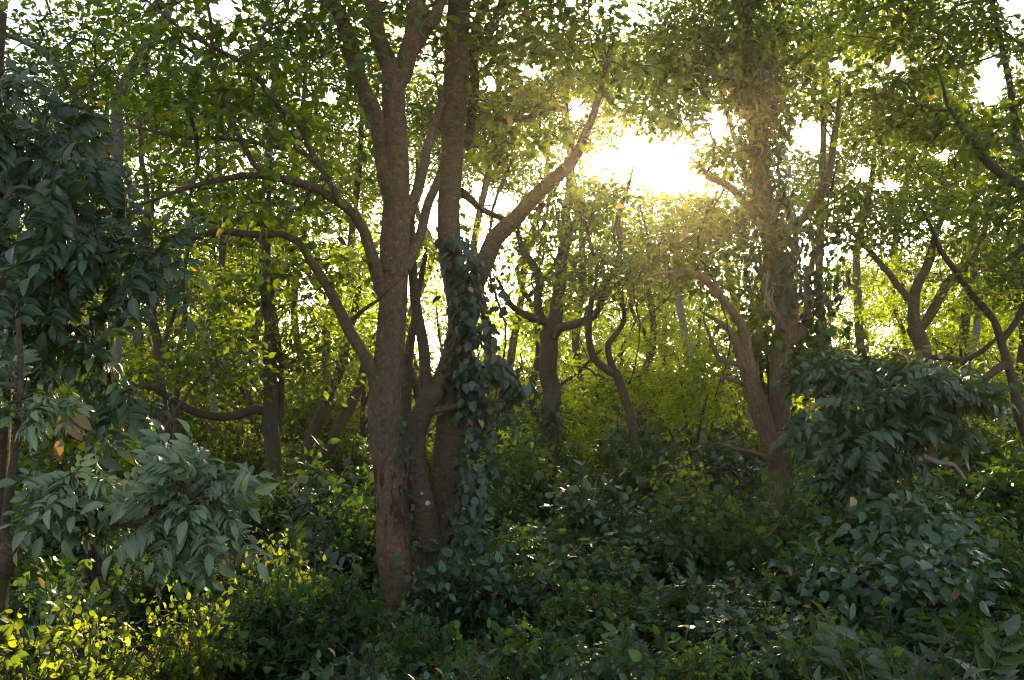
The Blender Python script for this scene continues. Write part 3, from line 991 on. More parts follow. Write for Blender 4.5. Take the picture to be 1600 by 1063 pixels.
# ------------------------------------------------------------------ climbers (each rests on a tree: a thing of its own)
def climber(name, label, path, Y, width, n, size, leaf='ivy', cat='vine', hang=(), seed=1, T=TB, front=.8, group=None, stems=3, lens=.5):
    """leafy climber following a trunk: path (px,py), width radius m"""
    g = np.random.default_rng(seed)
    pts = np.array([P(a, b, Y) for a, b in path])
    q, _ = catmull(pts, np.ones(len(pts)), .1)
    lv, st = Bag(), Bag()
    org = q[0].copy()
    t = empty(name, org, label, cat, group)
    for s in range(stems):
        ph = g.uniform(0, 6.28)
        w = width * .75
        r = q + np.stack([np.cos(ph + np.arange(len(q)) * .25) * w, np.sin(ph + np.arange(len(q)) * .25) * w, 0 * np.arange(len(q))], -1)
        tube(st, r, np.full(len(r), .010), 5)
    i = g.integers(0, len(q), n)
    a = g.uniform(0, 6.28, n)
    a = np.where(g.random(n) < front, -np.pi / 2 + g.normal(0, .9, n), a)
    rad = width * g.uniform(.8, 1.35, n)
    out = np.stack([np.cos(a), np.sin(a), np.zeros(n)], -1)
    pos = q[i] + out * rad[:, None] + g.normal(0, .05, (n, 3))
    d = out * .5 + g.normal(0, .35, (n, 3))
    d[:, 2] -= .9
    nn = out + np.array([0, 0, .6])
    place(lv, T, pos, d, size * g.uniform(.6, 1.25, n), .35, nn, g=g)
    for (px, py, dY, L_, m) in hang:      # hanging streamers
        m = int(m * .65)
        p0 = P(px, py, Y + dY)
        k = 14
        tt = np.linspace(0, 1, k)
        dx, dy = g.normal(0, .12), g.normal(0, .1)
        s = np.stack([p0[0] + dx * tt + .04 * np.sin(tt * 9 + px), p0[1] + dy * tt, p0[2] - L_ * tt], -1)
        tube(st, s, np.full(k, .004), 4)
        c = g.integers(0, k, m)
        pp = s[c] + g.normal(0, .045, (m, 3))
        d = g.normal(0, .4, (m, 3))
        d[:, 2] -= .9
        place(lv, T, pp, d, size * g.uniform(.5, 1.1, m), .4, (0, -.9, .5), g=g)
    st.build('stem', M['twig'], t, org, smooth=True, leafy=False)
    lv.build('foliage', M[leaf], t, org)
    return t


climber('ivy', 'dark ivy wrapped round the upper fork of the forked trunk', [(730, 650), (732, 600), (732, 540), (732, 470), (724, 410), (710, 380)], 10.45, .16, 420, .115,
        hang=[(755, 480, -.2, .8, 40), (770, 520, -.1, 1.1, 60), (790, 560, -.1, .6, 34), (740, 560, -.2, 1.3, 60), (752, 600, -.2, 1.1, 50), (765, 640, -.1, .9, 40), (700, 560, -.2, .4, 20), (745, 400, -.1, .6, 30), (775, 430, 0, .5, 24), (735, 640, -.15, 1.2, 60)], seed=2)
climber('ivy', 'bushy ivy trailing outward to the right of the forked trunk', [(735, 620), (755, 590), (780, 575), (800, 590), (815, 615)], 10.3, .13, 130, .12, front=.4,
        hang=[(800, 590, 0, .6, 30), (820, 600, 0, .5, 24), (780, 600, 0, .9, 40), (760, 660, .1, .8, 40), (770, 700, 0, .5, 24)], seed=4)
climber('ivy', 'ivy creeping up the foot of the forked trunk', [(712, 900), (722, 850), (735, 790), (738, 730)], 10.1, .18, 240, .11, seed=5,
        hang=[(740, 740, 0, 1.0, 50), (750, 780, -.1, .8, 44)])
climber('ivy', 'narrow strand of ivy on the right side of the tall stained trunk', [(640, 860), (636, 790), (634, 720), (630, 660)], 9.9, .06, 70, .08, seed=6, front=.6, stems=1)
climber('ivy', 'ivy sheathing the lower trunk of the branching tree', [(872, 780), (868, 720), (864, 660), (862, 630)], 19.8, .24, 260, .12, seed=8, front=.4)
climber('ivy', 'thick dark ivy on the upper part of the furrowed trunk', [(1218, 470), (1212, 400), (1200, 330), (1190, 260), (1184, 190), (1175, 110)], 15.8, .38, 1300, .17, seed=10, leaf='ivy', T=TH,
        hang=[(1240, 380, -.2, 1.2, 80), (1265, 350, -.1, 1.5, 90), (1290, 340, 0, 1.6, 90), (1160, 330, -.2, .8, 50), (1310, 360, .1, 1.3, 60), (1280, 430, 0, 1.0, 60), (1170, 400, -.3, .7, 40), (1325, 420, 0, .6, 30)])
climber('hanging_vine', 'curtain of hanging leaves below the canopy above the furrowed trunk', [(1180, 230), (1170, 110), (1160, 20), (1155, -40)], 15.7, .38, 520, .17, seed=12, leaf='canopy', T=TQ,
        hang=[(1110, 40, 0, 1.2, 50), (1150, 110, -.2, 1.1, 50), (1210, 80, -.2, 1.5, 60), (1240, 140, 0, 1.2, 50), (1080, 120, .2, .9, 36), (1270, 60, 0, 1.3, 50)])
climber('hanging_vine', 'tangled brown vines hanging with pale leaves right of the furrowed trunk', [(1275, 600), (1278, 540), (1276, 480), (1282, 420)], 16.2, .2, 220, .13, seed=14, leaf='under',
        hang=[(1300, 470, 0, 1.6, 60), (1320, 500, .2, 1.4, 60), (1345, 500, .2, 1.2, 50), (1260, 470, 0, 1.5, 40)], stems=6)
climber('ivy', 'yellow-green climber low on the furrowed trunk', [(1246, 790), (1246, 730), (1242, 680)], 15.7, .16, 90, .15, seed=15, leaf='under', front=.5, T=TH)

# pale aerial roots dangling on the burl
g = np.random.default_rng(77)
b = Bag()
o0 = P(1200, 425, 15.5)
for k in range(7):
    ends = [(1197 + k * 2, 420 + k * 3), (1192 + k * 3, 450), (1200 + g.uniform(-8, 14), 478), (1222 + g.uniform(-10, 14), 500 + g.uniform(-8, 10))]
    q, r = catmull([P(a, c, 15.45 - .05 * (k % 3)) for a, c in ends], [.014, .012, .009, .005], .06)
    tube(b, q + g.normal(0, .01, q.shape), r, 6)
q, r = catmull([P(1198, 440, 15.4), P(1225, 446, 15.35), P(1252, 440, 15.5)], [.01, .009, .008], .06)
tube(b, q, r, 6)
props(b.build('aerial_roots', M['bark_pale'], None, o0, smooth=True, leafy=False), 'pale aerial roots dangling over the burl of the furrowed trunk', 'root')

# bare vines looping in mid air around the branching tree
for k, (pts, lab) in enumerate([
        ([(975, 305), (960, 370), (985, 420), (960, 460), (925, 470), (905, 520), (918, 560)], 'looping bare vine hanging beside the branching tree'),
        ([(1000, 320), (1015, 400), (990, 450), (1000, 520), (985, 600)], 'long bare vine below the sun, over the crooked tree'),
        ([(872, 300), (840, 340), (850, 400), (830, 440), (850, 470), (835, 520)], 'twisting bare vine left of the branching tree'),
        ([(800, 250), (770, 330), (765, 430), (790, 520), (770, 640)], 'bare vine hanging from the leaning limb'),
        ([(1120, 300), (1090, 380), (1120, 450), (1140, 540), (1118, 620)], 'bare vine hanging under the canopy by the broken limb'),
        ([(300, 180), (310, 260), (296, 330), (340, 350)], 'fine vine strung under the left canopy'),
        ([(1310, 250), (1290, 330), (1275, 400), (1282, 470)], 'straight bare vine over the tangled vines'),
        ([(1180, 370), (1165, 440), (1190, 470)], 'short vine loop at the burl')]):
    Yv = [18, 17, 17.5, 11, 15.5, 9.0, 15.8, 15.4][k]
    b = Bag()
    q, r = catmull([P(a, c, Yv + .2 * math.sin(i * 2)) for i, (a, c) in enumerate(pts)], np.linspace(.022, .012, len(pts)), .1)
    tube(b, q + rng.normal(0, .008, q.shape), r, 6)
    props(b.build('bare_vine', M['twig'], None, q[0], smooth=True, leafy=False), lab, 'vine')

# dead branches and logs
for pts, w, Yv, lab, mat in [
        ([(1440, 712), (1465, 722), (1490, 728), (1503, 742), (1508, 752)], 9, 12.5, 'grey dead branch sticking out of the right thicket', 'bark_pale'),
        ([(915, 655), (945, 640), (962, 628), (985, 624), (1030, 617)], 10, 28, 'pale fallen branch lying in the bright clearing', 'bark_pale'),
        ([(1030, 830), (1010, 800), (1008, 760), (1000, 700)], 4, 17, 'thin upright dead stick beside the crooked tree', 'bark_pale'),
        ([(1355, 648), (1385, 638), (1420, 642)], 6, 12.6, 'short bare brown stick in the top of the right thicket', 'bark_pale')]:
    b = Bag()
    q, r = catmull([P(a, c, Yv) for a, c in pts], np.array([w * .5 * Yv / FPX * s for s in np.linspace(1, .6, len(pts))]), .1)
    tube(b, q + rng.normal(0, .008, q.shape), r, 8, .15)
    props(b.build('dead_branch', M[mat], None, q[0], smooth=True, leafy=False), lab, 'branch')

# pale bracket fungus in the crotch of the forked trunk
g = np.random.default_rng(8)
for (px, py, r_, lab) in [(668, 786, .030, 'pale pinkish fungus low in the crotch of the forked trunk'), (659, 771, .018, 'small white fungus on the left stem of the forked trunk')]:
    b = Bag()
    o0 = P(px, py, 10.0)
    th = np.linspace(0, 2 * math.pi, 13)[:-1]
    ring = []
    for k, (rr, dz, dy) in enumerate([(.2, .55, .25), (.7, .3, -.1), (1.0, 0, -.55), (.75, -.45, -.45), (.2, -.6, .1)]):
        ring.append(np.stack([o0[0] + np.cos(th) * r_ * rr * (1 + .25 * np.sin(3 * th + k)), o0[1] + np.full(12, r_ * dy) + np.sin(th) * r_ * .3, o0[2] + r_ * dz * 1.3 + np.sin(th) * r_ * .55 * rr], -1))
    V = np.concatenate(ring)
    F = np.array([[k * 12 + i, k * 12 + (i + 1) % 12, k * 12 + 12 + (i + 1) % 12, k * 12 + 12 + i] for k in range(4) for i in range(12)])
    b.add(V, F)
    props(b.build('fungus', M['fungus'], None, o0, smooth=True, leafy=False), lab, 'fungus')

# ------------------------------------------------------------------ tall trees that carry the canopy
TALL = [  # px, Y, width px at base, crown px, py, lean, label
    (70, 24, 18, 60, 250, 20), (150, 27, 16, 160, 200, -20), (330, 30, 15, 340, 160, 10), (395, 25, 14, 470, 130, 60), (530, 29, 16, 560, 200, 20),
    (745, 27, 16, 770, 170, 20), (800, 32, 14, 850, 240, 40), (920, 28, 14, 885, 120, -20), (1185, 30, 13, 1120, 60, 0), (1120, 34, 14, 1160, 320, 20),
    (1290, 25, 16, 1290, 60, 0), (1345, 29, 16, 1360, 240, 0), (1400, 33, 15, 1430, 160, 20), (1520, 25, 18, 1520, 260, 0), (1580, 30, 16, 1590, 380, 0), (660, 33, 14, 650, 260, 0),
    (210, 33, 14, 230, 330, 0), (470, 34, 13, 450, 330, 0), (1000, 33, 13, 1010, 360, 0)]
words = ['beside the left edge', 'behind the drooping blue-green leaves', 'behind the arching limbs at left', 'just behind the straight dark trunk', 'behind the tall stained trunk, left side',
         'behind the thick right-leaning limb', 'under the gap left of the sun', 'crown filling the gap above the branching tree', 'crown right above the sun', 'low crown just below the sun',
         'crown at the top right of the ivy-draped trunk', 'behind the tangled hanging vines', 'above the Y-shaped tree', 'behind the leaning tree at right', 'low crown against the right edge', 'between the two front trunks',
         'far behind the pale kinked trunk', 'far behind the leaning pair of stems', 'far behind the looping bare vines']
for i, (px, Y, w, cx, cyy, ln) in enumerate(TALL):
    g = np.random.default_rng(500 + i)
    tr = [(px, 735, w), (px + g.uniform(-18, 18), 640, w * .95), (px + ln * .3 + g.uniform(-28, 28), 520, w * .85), (px + ln * .6 + g.uniform(-16, 16), 400, w * .75), (cx, cyy + 60, w * .6), (cx + 10, cyy - 60, w * .35)]
    s = Y / 25
    n = 92
    bl = [(cx, cyy, Y, 2.3 * s, 2.0, 1.5 * s, int(n * 1.1)), (cx - 90, cyy + 30, Y - 1, 1.6 * s, 1.4, 1.0 * s, n // 2), (cx + 100, cyy - 20, Y + 1, 1.7 * s, 1.4, 1.1 * s, n // 2), (cx + 10, cyy - 140, Y, 2.0 * s, 1.6, 1.2 * s, n // 2)]
    make_tree('forest_tree', 'tall slim forest tree ' + words[i], None, Y, tr, [], bl, bark='bark_dark' if i % 3 else 'bark_ring',
              leaf='lime' if i % 3 == 1 else 'canopy', size=.155, per=30 if px < 600 else 42, spread=.38, seed=600 + i, sides=8, maxr=.06, tip=.010, trunk_step=.4)


# ------------------------------------------------------------------ prototypes to copy
def copy_tree(o, loc, rz, sc, label=None, group=None):
    c = o.copy()
    COL.objects.link(c)
    c.location = loc
    c.rotation_euler = (0, 0, rz)
    c.scale = (sc, sc, sc) if np.isscalar(sc) else sc
    if label:
        c['label'] = label
    if group:
        c['group'] = group
    for ch in o.children:
        d = ch.copy()
        COL.objects.link(d)
        d.parent = c
    return c


def proto_tree(seed, H, leaf, label, bark='bark_dark', low=.10, n=160, per=34, size=.19):
    g = np.random.default_rng(seed)
    t = empty('woodland_tree', (0, 0, 0), label, 'tree', 'woodland trees in the depth of the forest')
    k = 8
    z = np.linspace(-.2, H * .85, k)
    pts = np.stack([np.cumsum(g.normal(0, .28, k)), np.cumsum(g.normal(0, .28, k)), z], -1)
    pts[0, :2] = pts[1, :2] = 0
    b = Bag()
    pp, rr = catmull(pts, np.linspace(.15, .04, k), .4)
    tube(b, pp, rr, 8, .08, seed)
    b.build('trunk', M[bark], t, smooth=True, leafy=False)
    sk = [pp]
    for q_ in range(4):
        a = g.uniform(0, 6.28)
        h = int(len(pp) * g.uniform(.25, .7))
        e = pp[h] + [math.cos(a) * H * .22, math.sin(a) * H * .22, H * g.uniform(.08, .25)]
        m = (pp[h] + e) / 2 + [0, 0, -.2]
        lp, lr = catmull([pp[h], m, e], [.075, .055, .03], .3)
        lb = Bag()
        tube(lb, lp, lr, 6)
        lb.build('limb', M[bark], t, smooth=True, leafy=False)
        sk.append(lp)
    cl = []
    for q_ in range(9):
        a = g.uniform(0, 6.28)
        rr_ = g.uniform(.05, .3) * H
        cz = g.uniform(low, .85) * H
        cl.append(blob(n // 9, (math.cos(a) * rr_, math.sin(a) * rr_, cz), (H * .17, H * .17, H * .10), g))
    cl = np.concatenate(cl)
    cl = cl[cl[:, 2] > .3]
    grow(np.concatenate(sk), cl, .010, .06, g).build('twigs', M['twig'], t, smooth=True, leafy=False)
    lb = Bag()
    leaf_cloud(lb, cl, per, .38, size, TQ, .6, .3, g=g, cull=False)
    lb.build('crown', M[leaf], t)
    return t


TL = ['small lime-green woodland tree glowing in the backlight behind the front trunks', 'round dark-green woodland tree deep in the forest',
      'loose-crowned yellow-green woodland tree deep in the forest', 'bushy low-branched woodland tree among the far undergrowth']
protos = [proto_tree(801, 10.5, 'lime', TL[0]), proto_tree(802, 10.0, 'canopy', TL[1], n=170), proto_tree(803, 9.5, 'lime', TL[2], 'bark_ring', n=120), proto_tree(804, 5.5, 'canopy', TL[3], low=.06, n=90)]
g = np.random.default_rng(4)
spots = []
for Y in (24, 28, 33, 38, 44, 51, 59):
    hw = Y * .60 + 3
    sp_ = 4.7 if Y < 40 else 3.8
    k = int(2 * hw / sp_)
    for i in range(k):
        x = -hw + (i + .5) * 2 * hw / k + g.uniform(-1.6, 1.6)
        spots.append((x, Y + g.uniform(-1.8, 1.8)))
first = [True] * 4
for (x, y) in spots:
    k = int(g.choice(4, p=[.32, .2, .26, .22]) if y > 30 else g.choice(4, p=[.2, .05, .25, .5]))
    loc = (x, y, ground_z(x, y))
    sc = g.uniform(.8, 1.2)
    if y < 32:
        sc *= .75
    # a lower wood where the sun stands, a clearing in the middle distance
    az = x / y
    if abs(az - .17) < .10:
        sc *= .9
        if y < 30 and g.random() < .4:
            continue
    if first[k]:
        first[k] = False
        protos[k].location = loc
        protos[k].scale = (sc, sc, sc)
        protos[k].rotation_euler = (0, 0, g.uniform(0, 6.28))
    else:
        copy_tree(protos[k], loc, g.uniform(0, 6.28), sc)

# far edge of the wood, one leafy mass
g = np.random.default_rng(44)
n = 34000
x = g.uniform(-75, 85, n)
y = g.uniform(66, 84, n)
h = (5.0 + 2.2 * np.sin(x * .21) + 1.5 * np.sin(x * .53 + 1) + .6 * np.sin(x * 1.7)) * 1.25
az = x / y
h = np.where(np.abs(az - .16) < .08, h * .8, h)
z = g.random(n) ** .8 * h
b = Bag()
place(b, TQ, np.stack([x, y, z], -1), g.normal(0, 1, (n, 3)), g.uniform(.4, .8, n), .8, g=g)
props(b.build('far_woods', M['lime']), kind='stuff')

# ------------------------------------------------------------------ shrubs
def proto_shrub(name, label, cat, H, W, leaf, T, size, stems, per, seed, group=None, droop=.3, flat=.62, sub=5):
    g = np.random.default_rng(seed)
    t = empty(name, (0, 0, 0), label, cat, group)
    sb, lb = Bag(), Bag()
    for s in range(stems):
        a = g.uniform(0, 6.28)
        r = W * math.sqrt(g.random()) * .9
        top = np.array([math.cos(a) * r, math.sin(a) * r, H * g.uniform(.55, 1.05) * (1 - .35 * (r / W) ** 2)])
        base = top * [.15, .15, 0] - [0, 0, .1]
        m = (base + top) / 2 + [0, 0, H * .12] + g.normal(0, .05, 3)
        q, rr = catmull([base, m, top], [.012, .009, .004], .1)
        tube(sb, q, rr, 4, cap=False)
        for k in range(sub):
            i = int(len(q) * g.uniform(.35, 1)) - 1
            e = q[i] + g.normal(0, 1, 3) * [W * .22, W * .22, H * .13] + [0, 0, .05]
            tube(sb, np.array([q[i], (q[i] + e) / 2 + [0, 0, .03], e]), [.005, .004, .002], 3, cap=False)
            m_ = max(1, int(per * g.uniform(.5, 1.4)))
            tt = g.uniform(.2, 1.05, m_)[:, None]
            pos = q[i] * (1 - tt) + e * tt + g.normal(0, .035, (m_, 3))
            d = norm(e - q[i]) * .6 + g.normal(0, .7, (m_, 3))
            d[:, 2] -= droop
            sz = size * g.uniform(.4, 1.3, m_)
            if isinstance(T, list):
                w = g.integers(0, len(T), m_)
                for ti, tt_ in enumerate(T):
                    place(lb, tt_, pos[w == ti], d[w == ti], sz[w == ti], flat, (0, -.35, 1), g=g)
            else:
                place(lb, T, pos, d, sz, flat, (0, -.35, 1), g=g)
    sb.build('stem', M['twig'], t, smooth=True, leafy=False)
    lb.build('foliage', M[leaf], t)
    return t


GS = 'shrubs of the forest undergrowth'
SH = {
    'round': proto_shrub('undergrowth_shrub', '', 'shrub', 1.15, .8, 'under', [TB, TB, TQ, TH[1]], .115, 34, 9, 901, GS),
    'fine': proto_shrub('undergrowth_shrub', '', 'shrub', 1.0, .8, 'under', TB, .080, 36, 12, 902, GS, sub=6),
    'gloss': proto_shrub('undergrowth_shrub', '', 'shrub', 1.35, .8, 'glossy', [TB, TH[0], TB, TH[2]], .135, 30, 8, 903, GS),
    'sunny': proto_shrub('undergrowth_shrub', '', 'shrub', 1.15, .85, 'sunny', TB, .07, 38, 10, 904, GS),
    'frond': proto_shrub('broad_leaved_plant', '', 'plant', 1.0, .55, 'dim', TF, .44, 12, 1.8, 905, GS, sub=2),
    'lance': proto_shrub('undergrowth_shrub', '', 'shrub', 1.2, .7, 'under', TQ, .17, 28, 8, 906, GS, droop=.5),
}
used = set()


def put(kind, px, py_top, Y, label, sc=1.0, group=None):
    """shrub whose top shows at (px, py_top) at depth Y"""
    p = P(px, py_top, Y)
    gz = ground_z(p[0], p[1])
    H = {'round': 1.15, 'fine': 1.0, 'gloss': 1.35, 'sunny': 1.15, 'frond': 1.05, 'lance': 1.2}[kind]
    s = max(.35, (p[2] - gz) / H)
    wide = min(max(s, .75), 1.5) * sc
    loc, rz, scl = (p[0], p[1], gz - .03), rng.uniform(0, 6.28), (wide, wide, s)
    if kind not in used:
        used.add(kind)
        o = SH[kind]
        o.location, o.rotation_euler, o.scale = loc, (0, 0, rz), scl
        o['label'] = label
        if group is None and 'group' in o.keys():
            del o['group']
        return o
    o = copy_tree(SH[kind], loc, rz, scl, label, group)
    if group is None and 'group' in o.keys():
        del o['group']
    return o


for a in [
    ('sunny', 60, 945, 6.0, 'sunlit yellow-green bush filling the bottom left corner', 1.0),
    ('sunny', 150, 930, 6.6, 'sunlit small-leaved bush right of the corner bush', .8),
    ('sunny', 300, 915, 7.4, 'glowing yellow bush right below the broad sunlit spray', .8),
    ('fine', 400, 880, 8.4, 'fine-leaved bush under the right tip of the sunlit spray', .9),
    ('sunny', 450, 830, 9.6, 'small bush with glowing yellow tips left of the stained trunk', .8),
    ('fine', 20, 890, 8.0, 'dark fine bush behind the crooked sapling', 1.0),
    ('lance', 490, 700, 15.5, 'long-leaved bush between dark trunk and stained trunk', 1.0),
    ('lance', 540, 760, 12.5, 'long-leaved bush just left of the stained trunk', 1.0),
    ('round', 530, 880, 8.6, 'round-leaved bush at the left foot of the stained trunk', .9),
    ('gloss', 695, 845, 9.2, 'glossy climbing bush hiding the foot of the forked trunk', .9),
    ('gloss', 760, 860, 9.2, 'blue-green glossy bush right of the forked trunk foot', .9),
    ('gloss', 570, 985, 6.3, 'low glossy bush in front of the stained trunk', .7),
    ('round', 650, 945, 7.4, 'round-leaved bush between the two front trunk feet', .8),
    ('round', 820, 955, 6.7, 'bottom middle bush of round leaves right of the forked trunk', .9),
    ('gloss', 740, 1010, 5.9, 'low glossy bush at the bottom edge below the forked trunk', .8),
    ('fine', 850, 800, 12.5, 'fine-leaved bush with sun flecks below the branching tree', 1.2),
    ('fine', 770, 760, 14.5, 'sun-flecked bush behind the ivy right of the forked trunk', 1.2),
    ('round', 870, 750, 18.5, 'bush hiding the foot of the branching tree', 1.2),
    ('frond', 1060, 860, 9.0, 'fern-like broad-leaved plant left of the furrowed trunk', 1.1),
    ('frond', 990, 940, 6.9, 'pale broad-leaved plant at bottom between the two trunks', .8),
    ('frond', 1160, 835, 11.5, 'broad-leaved plant in front of the furrowed trunk foot', 1.0),
    ('frond', 1410, 925, 6.3, 'large broad-leaved plant at bottom right', 1.2),
    ('frond', 1370, 950, 5.5, 'front plant of large ribbed leaves at the bottom edge, right side', 1.0),
    ('frond', 1480, 985, 5.6, 'ribbed-leaved plant nearest the bottom right corner', .9),
    ('frond', 1050, 940, 6.4, 'ribbed-leaved plant at the bottom, just right of the middle', .9),
    ('frond', 500, 770, 11.5, 'broad-leaved plant in shade left of the stained trunk', 1.2),
    ('frond', 1255, 925, 6.8, 'small fronded plant left of the large bottom right plant', .7),
    ('gloss', 1150, 915, 7.8, 'glossy blue-green bush below the furrowed trunk', 1.0),
    ('gloss', 1290, 860, 9.4, 'glossy bush right of the furrowed trunk foot', 1.1),
    ('gloss', 1370, 790, 11.0, 'glossy bush climbing into the right thicket', 1.2),
    ('gloss', 1440, 850, 9.0, 'drooping glossy bush above the large bottom right plant', 1.0),
    ('round', 1540, 830, 10.0, 'round-leaved bush near the right edge under the leaning tree', 1.2),
    ('fine', 1570, 960, 7.0, 'fine bright bush in the bottom right corner', 1.0),
    ('round', 1320, 980, 6.2, 'round-leaved bush at bottom left of the large fronded plant', .8),
    ('round', 1080, 985, 6.0, 'dark round-leaved bush at the bottom edge right of centre', .9),
    ('fine', 920, 900, 8.4, 'dark fine bush in the middle of the understory', 1.0),
    ('lance', 1100, 760, 13.0, 'long-leaved bush left of the furrowed trunk', 1.1),
    ('lance', 1560, 700, 16, 'long-leaved green bush by the right edge behind the thicket', 1.4),
    ('fine', 1030, 700, 18.5, 'leafy bush behind the crooked tree', 1.5),
    ('lance', 1120, 680, 22, 'grey-green bush in front of the pale grey trunk', 1.4),
    ('lance', 1500, 760, 12.5, 'arching bush right of the thicket', 1.1),
    ('gloss', 930, 830, 9.8, 'glossy blue-green bush in the centre of the understory', 1.1),
    ('gloss', 1010, 800, 12.0, 'glossy bush below the crooked tree', 1.1),
    ('round', 880, 845, 10.2, 'leafy bush between the forked trunk and the central glossy bush', 1.0),
    ('gloss', 930, 985, 6.2, 'low glossy bush at the bottom edge, right of the middle', .8),
    ('gloss', 1200, 975, 6.4, 'glossy bush at the bottom edge below the furrowed trunk', .8),
    ('gloss', 1130, 880, 8.8, 'rounded glossy bush left of the big heap of drooping leaves', .9),
    ('gloss', 120, 880, 7.4, 'dark bush in the shade under the left spray', .7),
]:
    put(*a[:4], a[4], a[5])

g = np.random.default_rng(31)
ROWS = [(7.4, .7), (8.6, .95), (9.9, 1.1), (11.5, 1.2), (13.5, 1.3), (16, 1.4), (19, 1.6), (22.5, 1.8), (26, 1.8), (30, 2.0), (35, 2.2), (41, 2.4)]
kl = {'round': 'dark round-leaved shrub in the mass of undergrowth', 'fine': 'fine-leaved shrub in the mass of undergrowth', 'gloss': 'glossy blue-green shrub in the mass of undergrowth', 'lance': 'long-leaved shrub in the mass of undergrowth', 'sunny': 'light green shrub in the mass of undergrowth'}
for Y, H in ROWS:
    hw = Y * .60 + 1.5
    sp_ = .95 + Y * .065
    k = int(2 * hw / sp_)
    for i in range(k):
        x = -hw + (i + .5) * 2 * hw / k + g.uniform(-.5, .5)
        y = Y + g.uniform(-.8, .8)
        u, v, _ = proj(np.array([x, y, 0.4]))
        if y < 11 and 560 < u < 680:
            continue
        if 12.3 < y < 16 and 1165 < u < 1275:
            continue
        if 200 < u < 320 and y < 8.5:
            continue
        h = H * g.uniform(.6, 1.15) * (1.0 if not (880 < u < 1000 and y < 10) else .75)
        kinds, pr_ = (['round', 'fine', 'gloss', 'lance', 'sunny'], [.26, .34, .18, .17, .05]) if Y < 21 else (['round', 'fine', 'lance', 'sunny'], [.25, .3, .2, .25])
        kd = str(g.choice(kinds, p=pr_))
        top = 1.2 if kd != 'fine' else 1.0
        s = h / top
        w = min(max(s, .9), 1.7)
        copy_tree(SH[kd], (x, y, ground_z(x, y) - .03), g.uniform(0, 6.28), (w, w, s), kl[kd], GS + ', ' + kl[kd].split(' shrub')[0])

# the big thicket leaning over at right, and its neighbours
def thicket(name, label, blobs, leaf, T, size, per, spread, seed, base):
    g = np.random.default_rng(seed)
    t = empty(name, base, label, 'shrub')
    sk = []
    sb = Bag()
    for (px, py, Y, rx, ry, rz, n) in blobs:
        c = P(px, py, Y)
        m = (np.array(base) + c) / 2 + [0, 0, .3]
        q, r = catmull([base, m, c], [.05, .035, .015], .15)
        tube(sb, q, r, 6)
        sk.append(q)
    cl = np.concatenate([blob(b_[6], P(b_[0], b_[1], b_[2]), b_[3:6], g, .3) for b_ in blobs])
    cl = cl[cl[:, 2] > .15]
    sb.build('stem', M['bark_dark'], t, base, smooth=True, leafy=False)
    grow(np.concatenate(sk), cl, .005, .02, g).build('twigs', M['twig'], t, base, smooth=True, leafy=False)
    lb = Bag()
    leaf_cloud(lb, cl, per, spread, size, T, .45, .45, g=g, cull=False)
    lb.build('foliage', M[leaf], t, base)
    return t


thicket('thicket', 'big blue-green leafy thicket arching over right of the furrowed trunk',
        [(1335, 640, 12.8, .6, .6, .25, 24), (1400, 605, 12.6, .6, .6, .16, 24), (1340, 585, 13, .3, .3, .12, 7), (1440, 575, 12.7, .25, .3, .1, 5), (1480, 665, 12.4, .2, .3, .2, 8), (1320, 835, 11.6, .35, .4, .2, 10), (1400, 840, 11.4, .4, .4, .2, 10), (1465, 615, 12.6, .5, .5, .15, 18), (1500, 610, 12.4, .3, .3, .12, 7), (1312, 660, 13, .22, .4, .25, 12), (1345, 690, 12.4, .5, .6, .33, 26), (1400, 700, 12.6, .5, .6, .35, 18), (1335, 770, 12.2, .4, .5, .3, 20), (1370, 770, 12.2, .5, .6, .3, 20)],
        'dim', TF, .44, 2.4, .16, 61, P(1330, 850, 13) * [1, 1, 0])
thicket('thicket', 'leafy bush mixed with vines above the right thicket',
        [(1310, 585, 14.5, .8, .7, .28, 26), (1400, 575, 14.5, .7, .6, .2, 18), (1470, 590, 14, .5, .4, .15, 10), (1285, 590, 14.5, .35, .5, .3, 14)],
        'glossy', TB, .14, 20, .22, 62, P(1330, 800, 14.8) * [1, 1, 0])
thicket('thicket', 'dark leafy growth behind the broken limb of the furrowed trunk',
        [(1200, 590, 17.2, .5, .5, .6, 26), (1180, 500, 17.4, .4, .4, .5, 16), (1196, 520, 15.9, .12, .1, .3, 5), (1250, 540, 17, .5, .5, .6, 24)],
        'canopy', TB, .17, 18, .25, 63, P(1210, 760, 17.4) * [1, 1, 0])
thicket('thicket', 'pile of drooping leaves below the arching thicket at right',
        [(1350, 850, 10.2, .5, .5, .3, 24), (1420, 830, 10, .5, .5, .35, 26), (1290, 900, 9.4, .45, .5, .22, 18), (1450, 900, 8.6, .4, .4, .25, 18), (1360, 920, 8.4, .5, .4, .22, 20)],
        'glossy', TB, .13, 20, .2, 64, P(1360, 980, 9.6) * [1, 1, 0])
thicket('thicket', 'lime backlit bush glowing left of the broken limb',
        [(1110, 600, 22, 1.0, .8, .9, 40), (1060, 560, 24, 1.3, .9, .9, 40), (1020, 640, 25, 1.4, .9, .8, 36)],
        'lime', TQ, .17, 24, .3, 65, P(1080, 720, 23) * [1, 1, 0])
thicket('thicket', 'dark hanging leaves around the base of the left crowns',
        [(330, 560, 14, .7, .6, .5, 22), (150, 690, 11, .6, .5, .6, 24), (90, 720, 10.5, .5, .5, .5, 20)],
        'canopy', TB, .13, 18, .22, 66, P(150, 800, 11.5) * [1, 1, 0])

